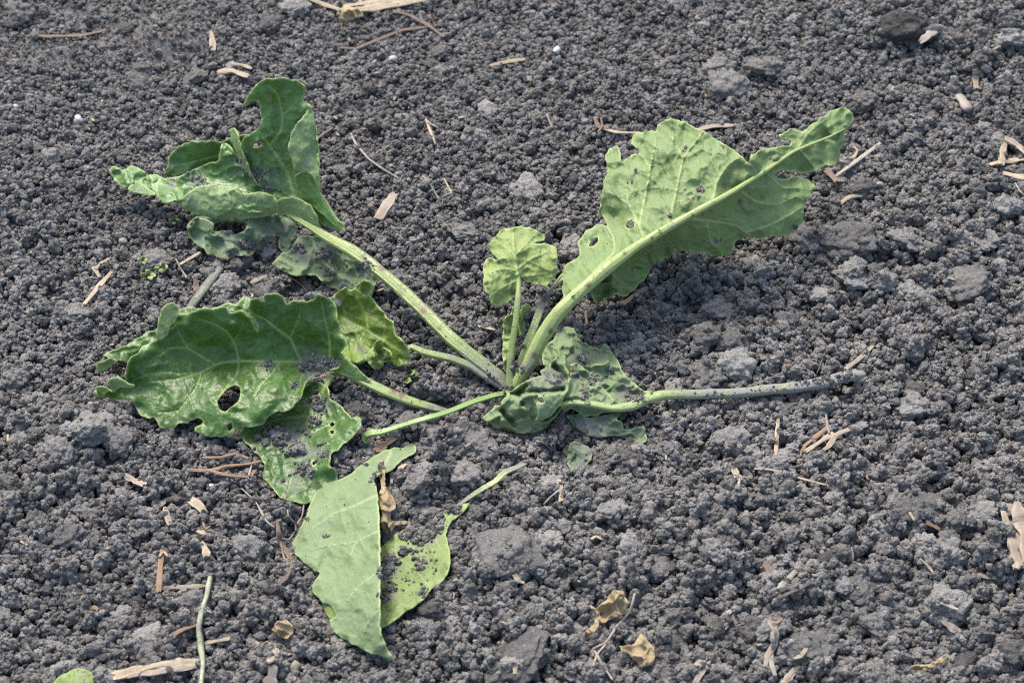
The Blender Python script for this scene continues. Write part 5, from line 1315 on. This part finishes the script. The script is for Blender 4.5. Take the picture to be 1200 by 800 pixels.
ONE = [  # name, label, category, line, width, material, flatness
    ('green_stalk', 'pale green thin stalk lying across the bark strip', 'stalk', [(246, 676), (242, 698), (236, 716), (233, 735), (235, 755), (238, 778), (235, 806)], 6, 'green', .85),
    ('old_stalk', 'old grey-green flattened stalk half buried behind the broad leaf', 'stalk', [(220, 364), (232, 347), (246, 330), (258, 314)], 11, 'oldgreen', .6),
    ('wood_chip', 'pinkish tan wood chip above the long green stalk', 'wood chip', [(446, 252), (452, 242), (461, 228)], 14, 'pink', .45),
    ('wood_chip', 'orange wood chip at the top of the folded pale leaf', 'wood chip', [(441, 527), (450, 521), (461, 513)], 10, 'orange', .6),
    ('straw_piece', 'plump pale straw piece like a grub on fine crumbs', 'straw', [(256, 85), (272, 83), (290, 89)], 8, 'tan', .8),
    ('straw_piece', 'short straw just above the plump pale straw', 'straw', [(272, 75), (283, 76), (294, 80)], 5, 'tan', .6),
    ('straw_piece', 'upright tan straw chip on smooth crusted soil', 'straw', [(247, 38), (249, 48), (250, 59)], 6, 'tan', .6),
    ('twig', 'long dark twig half sunk in fine crumbs', 'twig', [(45, 42), (70, 43), (95, 42), (122, 36)], 5, 'brown', .7),
    ('straw_piece', 'flat tan straw splinter uphill of the flat pale clod', 'straw', [(574, 77), (592, 73), (614, 69)], 6, 'tan', .5),
    ('root', 'long thin grey root with a thick tan end', 'root', [(411, 156), (418, 170), (432, 186), (450, 199), (468, 209)], 3, 'grey', .85),
    ('straw_piece', 'thin grey straw above the long green stalk', 'straw', [(496, 206), (505, 218), (515, 234)], 2.6, 'grey', .8),
    ('straw_piece', 'thin tan straw beside the thin grey straw', 'straw', [(521, 210), (525, 218), (531, 229)], 2.6, 'tan', .8),
    ('straw_piece', 'tiny bent tan straw on the crumbs above the small upright leaf', 'straw', [(641, 134), (644, 142), (648, 150)], 3.5, 'tan', .7),
    ('straw_piece', 'brown-tipped straw lying behind the arched leaf margin', 'straw', [(818, 152), (835, 148), (858, 147)], 6.5, 'pink', .7),
    ('stick', 'straight pale bleached stick beside the arched leaf tip', 'stick', [(980, 206), (1000, 192), (1031, 168)], 5, 'pale', .8),
    ('wood_chip', 'brown splintered chip at the foot of the bleached stick', 'wood chip', [(967, 199), (974, 205), (981, 212)], 11, 'brown', .6),
    ('straw_piece', 'curled tan straw beside the bleached stick', 'straw', [(993, 186), (1001, 184), (1005, 176), (1000, 172)], 4, 'tan', .7),
    ('straw_piece', 'twisted tan straw below the bleached stick', 'straw', [(986, 238), (996, 231), (1009, 229)], 6, 'tan', .7),
    ('wood_chip', 'short upright tan chip on the far bank', 'wood chip', [(1143, 82), (1143, 92), (1144, 102)], 7, 'tan', .5),
    ('stone_chip', 'pale angular stone chip on the far bank', 'stone', [(1124, 112), (1129, 119), (1135, 129)], 12, 'buff', .6),
    ('wood_chip', 'grey wood chip leaning on the large dark clod', 'wood chip', [(1080, 48), (1090, 40), (1100, 30)], 9, 'grey', .6),
    ('straw_piece', 'thin tan straw above the large dark clod', 'straw', [(1036, 5), (1042, 12), (1051, 19)], 5, 'grey', .6),
    ('straw_piece', 'upright tan straw between the long stalk and the fibre tuft', 'straw', [(912, 491), (911, 510), (909, 534)], 5, 'tan', .6),
    ('stick', 'short tan stick beside the soiled stalk tip', 'stick', [(992, 432), (1006, 421), (1022, 406)], 7, 'pink', .8),
    ('root', 'hair-thin root arching above the soiled stalk tip', 'root', [(957, 438), (968, 412), (985, 400), (1010, 396), (1035, 391)], 1.5, 'brown', .9),
    ('straw_piece', 'long thin curved straw on the coarse crumbs', 'straw', [(884, 549), (903, 550), (930, 558), (968, 568)], 3, 'tan', .7),
    ('seed_husk', 'pale rounded husk at the end of the long thin straw', 'husk', [(861, 551), (863, 556), (866, 561)], 8, 'tan', .8),
    ('straw_piece', 'tiny straw below the pale rounded husk', 'straw', [(866, 561), (866, 567), (865, 572)], 4, 'tan', .8),
    ('seed_husk', 'hollow brown seed husk beside a white straw stub', 'husk', [(898, 661), (903, 668), (907, 676)], 10, 'brown', .9),
    ('seed_husk', 'small orange seed touching the hollow brown husk', 'husk', [(889, 656), (892, 659), (894, 664)], 8, 'orange', .9),
    ('straw_piece', 'white bleached straw stub on coarse crumbs', 'straw', [(914, 689), (922, 680), (931, 670)], 6.5, 'pale', .8),
    ('stick', 'dark rotten stick below the white straw stub', 'stick', [(912, 700), (930, 692), (952, 681)], 5, 'dark', .8),
    ('stick', 'brown stick leaning by the dark angular clod', 'stick', [(818, 779), (829, 766), (843, 751)], 9, 'pink', .7),
    ('stick', 'second brown stick continuing below the leaning one', 'stick', [(812, 804), (820, 790), (829, 775)], 8, 'grey', .8),
    ('straw_piece', 'short pale straw near the leaning brown stick', 'straw', [(847, 724), (852, 719), (859, 713)], 5, 'pale', .6),
    ('straw_piece', 'upright tan straw flake between crumbly clods', 'straw', [(655, 562), (657, 572), (658, 586)], 5.5, 'tan', .4),
    ('straw_piece', 'thin pale straw leaning on the upright flake', 'straw', [(637, 591), (645, 582), (655, 574)], 3, 'pale', .7),
    ('straw_piece', 'pale straw fork on the crumbly clod', 'straw', [(692, 632), (699, 628), (706, 632)], 4, 'tan', .6),
    ('straw_piece', 'small upright straw splinter joined to the pale fork', 'straw', [(699, 618), (699, 624), (700, 630)], 3, 'tan', .6),
    ('wood_chip', 'tan straw chip resting on the broad flat pale clod', 'wood chip', [(603, 771), (604, 779), (604, 788)], 6, 'tan', .5),
    ('straw_piece', 'small orange flake at the foot of the large smooth clod', 'straw', [(604, 674), (608, 680), (613, 682)], 6, 'tan', .5),
    ('straw_piece', 'straight tan straw lying near the tiny seedlings', 'straw', [(99, 356), (112, 340), (130, 319)], 6, 'tan', .6),
    ('straw_piece', 'short tan straw above the straight one', 'straw', [(112, 315), (119, 308), (128, 303)], 5, 'tan', .6),
    ('straw_piece', 'pinkish straw bit beside the short tan straw', 'straw', [(109, 313), (113, 318), (116, 324)], 5, 'pink', .6),
    ('straw_piece', 'tan straw splinter beside the old grey stalk', 'straw', [(212, 309), (222, 303), (234, 296)], 5, 'tan', .5),
    ('straw_piece', 'thin crossing straw beside the old grey stalk', 'straw', [(206, 303), (211, 313), (219, 326)], 2.4, 'tan', .8),
    ('wood_chip', 'small brown chip standing by the old grey stalk', 'wood chip', [(229, 327), (230, 336), (231, 346)], 6, 'brown', .6),
    ('straw_piece', 'small grey straw below the limp grey leaf', 'straw', [(295, 331), (302, 327), (312, 323)], 6, 'grey', .6),
    ('root', 'reddish hair root below the limp grey leaf', 'root', [(333, 323), (345, 328), (354, 334), (360, 342)], 2.2, 'orange', .9),
    ('straw_piece', 'tan straw beside the small upright leaf stalk', 'straw', [(558, 382), (567, 383), (579, 386)], 5, 'tan', .6),
    ('twig', 'dark thin twig under the tan straw by the heart leaves', 'twig', [(562, 403), (570, 396), (578, 387)], 3, 'brown', .8),
    ('stick', 'brown stick in the shade of the arched leaf', 'stick', [(731, 356), (743, 346), (758, 337)], 6, 'brown', .7),
    ('straw_piece', 'thin upright straw in the shade of the arched leaf', 'straw', [(687, 364), (687, 372), (688, 381)], 3.5, 'brown', .7),
    ('straw_piece', 'upright straw stub standing at the folded leaf top', 'straw', [(466, 526), (466, 534), (465, 542)], 4.5, 'tan', .7),
    ('straw_piece', 'slanted straw flake at the folded leaf top', 'straw', [(462, 555), (472, 546), (487, 537)], 6, 'tan', .5),
    ('straw_piece', 'short straw under the slanted flake', 'straw', [(457, 551), (459, 559), (459, 567)], 4, 'grey', .6),
    ('wood_chip', 'pinkish seed-shaped chip below the orange roots', 'wood chip', [(149, 558), (156, 562), (168, 567)], 10, 'pink', .6),
    ('wood_chip', 'tan angular chip on the coarse soil by curled husks', 'wood chip', [(227, 587), (233, 592), (237, 597)], 11, 'tan', .5),
    ('straw_piece', 'pinkish upright straw near the angular chip', 'straw', [(193, 594), (196, 604), (199, 614)], 6, 'pink', .6),
    ('straw_piece', 'small straw flake above the pinkish upright straw', 'straw', [(188, 592), (191, 588), (195, 584)], 6, 'pink', .6),
    ('straw_piece', 'thin slanting orange straw crossing under the green stalk', 'straw', [(198, 746), (212, 738), (232, 731)], 4.5, 'orange', .5),
    ('straw_piece', 'crinkled olive straw touching the green stalk', 'straw', [(240, 753), (252, 751), (268, 748)], 6, 'tan', .5),
    ('straw_piece', 'broken tan straw below the round dry leaf', 'straw', [(316, 775), (320, 768), (325, 760)], 7, 'tan', .6),
    ('wood_chip', 'upright brown bark flake by the broken tan straw', 'wood chip', [(312, 806), (317, 795), (320, 782)], 13, 'grey', .5),
    ('straw_piece', 'tan flake above the round dry leaf', 'straw', [(309, 722), (312, 727), (312, 732)], 5, 'tan', .5),
    ('straw_piece', 'tan ring-shaped flake beside the round dry leaf', 'straw', [(300, 752), (307, 755), (313, 752)], 6, 'tan', .5),
    ('straw_piece', 'thin tan straw behind the tall folded leaf', 'straw', [(372, 163), (379, 157), (390, 150)], 4, 'brown', .7),
    ('wood_chip', 'reddish brown chip between grey crumbs near the bark strip', 'wood chip', [(106, 712), (110, 711), (114, 713)], 6, 'orange', .6),
    ('straw_piece', 'rust-tinted straw above the wood chunk', 'straw', [(1087, 612), (1094, 616), (1100, 619)], 6, 'orange', .5),
    ('straw_piece', 'thin tan straw on the grey clod near the wood chunk', 'straw', [(1066, 600), (1069, 605), (1072, 610)], 4, 'tan', .6),
    ('straw_piece', 'long grey thin straw in crumbs away from the wood chunk', 'straw', [(984, 602), (994, 613), (1007, 627)], 3, 'grey', .7),
    ('straw_piece', 'two-toned straw flake below the angular grey clod', 'straw', [(1140, 671), (1152, 674), (1165, 676)], 6, 'tan', .6),
    ('straw_piece', 'pale straw wisp above the olive leaf strip', 'straw', [(1102, 706), (1113, 710), (1124, 714)], 4, 'pale', .6),
    ('straw_piece', 'thin slanted straw beside the angular grey clod', 'straw', [(1078, 654), (1086, 661), (1094, 671)], 3, 'tan', .7),
    ('wood_chip', 'broad brownish-grey wood chip in the coarse soil', 'wood chip', [(1106, 728), (1115, 734), (1128, 742)], 10, 'grey', .6),
    ('straw_piece', 'upright tan straw stub near the grey thin straw', 'straw', [(997, 643), (998, 650), (998, 656)], 5, 'tan', .6),
    ('straw_piece', 'brown stub lying above the pink straw clump', 'straw', [(930, 770), (938, 768), (944, 760)], 5, 'pink', .6),
    ('straw_piece', 'thick pink straw end beside the twisted fibre', 'straw', [(915, 804), (922, 795), (930, 786)], 9, 'pink', .8),
]
for i, (nm, lab, cat, line, w, m, fl) in enumerate(ONE):
    strip(nm, lab, cat, line, w, m, fl, seed=i * 7 + 3)

# pebbles
def pebble(label, px, py, d, mat):
    p, _ = ground_pts([(px - 1, py), (px, py), (px + 1, py)], 0.0)
    m = fine_pebbles[random.randrange(3)].copy()
    m.materials.clear(); m.materials.append(FM[mat])
    o = bpy.data.objects.new('pebble', m)
    col.objects.link(o)
    r = d * .5 * mm_per_px(px, py)
    o.location = p[1] + np.array([0, 0, r * .4])
    o.rotation_euler = (random.uniform(-.4, .4), random.uniform(-.4, .4), random.uniform(0, 6))
    o.scale = (r * 1.2, r, r * .8)
    tag(o, label, 'pebble')
fine_pebbles = [proto('pebble', 500 + i, 3, 0, True, 0.0, MAT_SOIL) for i in range(3)]
for a in [('white sliver of stone in the fine crumbs far from the leaves', 92, 142, 11, 'stone'), ('tiny round white pebble beside the white sliver', 18, 126, 7, 'stone'), ('small round white pebble below the branching twig', 461, 70, 8, 'stone'),
          ('square white pebble uphill of the small upright leaf', 653, 61, 10, 'stone'), ('buff pebble beside the twisted straw below the stick', 1031, 218, 9, 'buff'), ('grey-white pebble on the bank beyond the arched leaf tip', 1115, 181, 9, 'buff'),
          ('pale greenish pebble below the long stalk', 820, 520, 8, 'buff'), ('buff pebble near the straight tan straw and seedlings', 144, 285, 12, 'buff'), ('buff pebble beside the small round white one', 439, 75, 8, 'buff'), ('tiny white pebble on dark clods above the long stalk', 916, 392, 6, 'stone'),
          ('blue-grey pebble by the upright bark flake', 346, 784, 13, 'buff'), ('small pale pebble beside the two-toned straw flake', 1159, 664, 9, 'buff'), ('tiny pale pebble alone in fine crumbs', 40, 248, 6, 'buff'), ('pale pebble near the orange roots', 248, 570, 6, 'stone')]:
    pebble(*a)

# small anonymous straw flecks
random.seed(99)
FL = 'tiny tan straw fleck scattered on the grey crumbs'
cnt = 0
FLECKS = []
while cnt < 190:
    px, py = random.uniform(5, 1195), random.uniform(5, 795)
    if on_leaf(px, py) is not None: continue
    a = random.uniform(0, math.pi); L = random.uniform(2.5, 7) * (1 if random.random() < .8 else 1.8)
    dx, dy = math.cos(a) * L * .5, math.sin(a) * L * .4
    fm_ = random.choices(['tan', 'pink', 'orange', 'pale', 'brown'], [4, 3, 2.2, 1, 3])[0]
    fo = strip('straw_fleck', FL, 'straw', [(px - dx, py - dy), (px + random.uniform(-1, 1), py), (px + dx, py + dy)], random.uniform(1.4, 3.6),
          fm_, .6, 'straw flecks in the soil', seed=cnt, sides=6)
    FLECKS.append((fo, {'tan': 'tan', 'pink': 'pinkish', 'orange': 'orange-brown', 'pale': 'bleached', 'brown': 'dark brown'}[fm_]))
    cnt += 1

name_by_neighbours(FLECKS, 'tiny {look} straw fleck {w} to the {lm}')

# tiny seedlings
def seedling(label, px, py, s, seed, mats):
    e = empty('seedling', place(np.array([px]), np.array([py]), np.array([0.0]))[0])
    tag(e, label, 'seedling')
    r = random.Random(seed)
    for k in range(4):
        a = k * 1.57 + r.uniform(-.5, .5)
        cx, cy = px + math.cos(a) * s * .55, py + math.sin(a) * s * .4
        ol = [(cx + math.cos(t) * s * r.uniform(.28, .5), cy + math.sin(t) * s * r.uniform(.2, .36)) for t in np.linspace(0, 5.6, 8)]
        blade('leaflet', [patch(ol, [(px, py, .7), (cx, cy, 1.1), (cx + math.cos(a) * s * .4, cy + math.sin(a) * s * .3, .9), (px + 2, py - 3, .8)], 'top', seed=seed + k, quilt=.1, ruffle=.2, step=1.6)], mats, e)
seedling('tiny pale green seedling nearest the dusty leaf', 189, 313, 9, 601, LM_YELLOW)
seedling('tiny pale green seedling touching the crumbly clod', 174, 322, 10, 602, LM_YELLOW)
seedling('tiny dull green sprout behind two pale seedlings', 167, 305, 7, 605, LM_GREEN)
seedling('tiny green sprig below the folded side lobe', 204, 258, 7, 603, LM_BRIGHT)
seedling('small dark green weed under the crinkled leaf stalk', 479, 440, 13, 604, LM_GREEN)
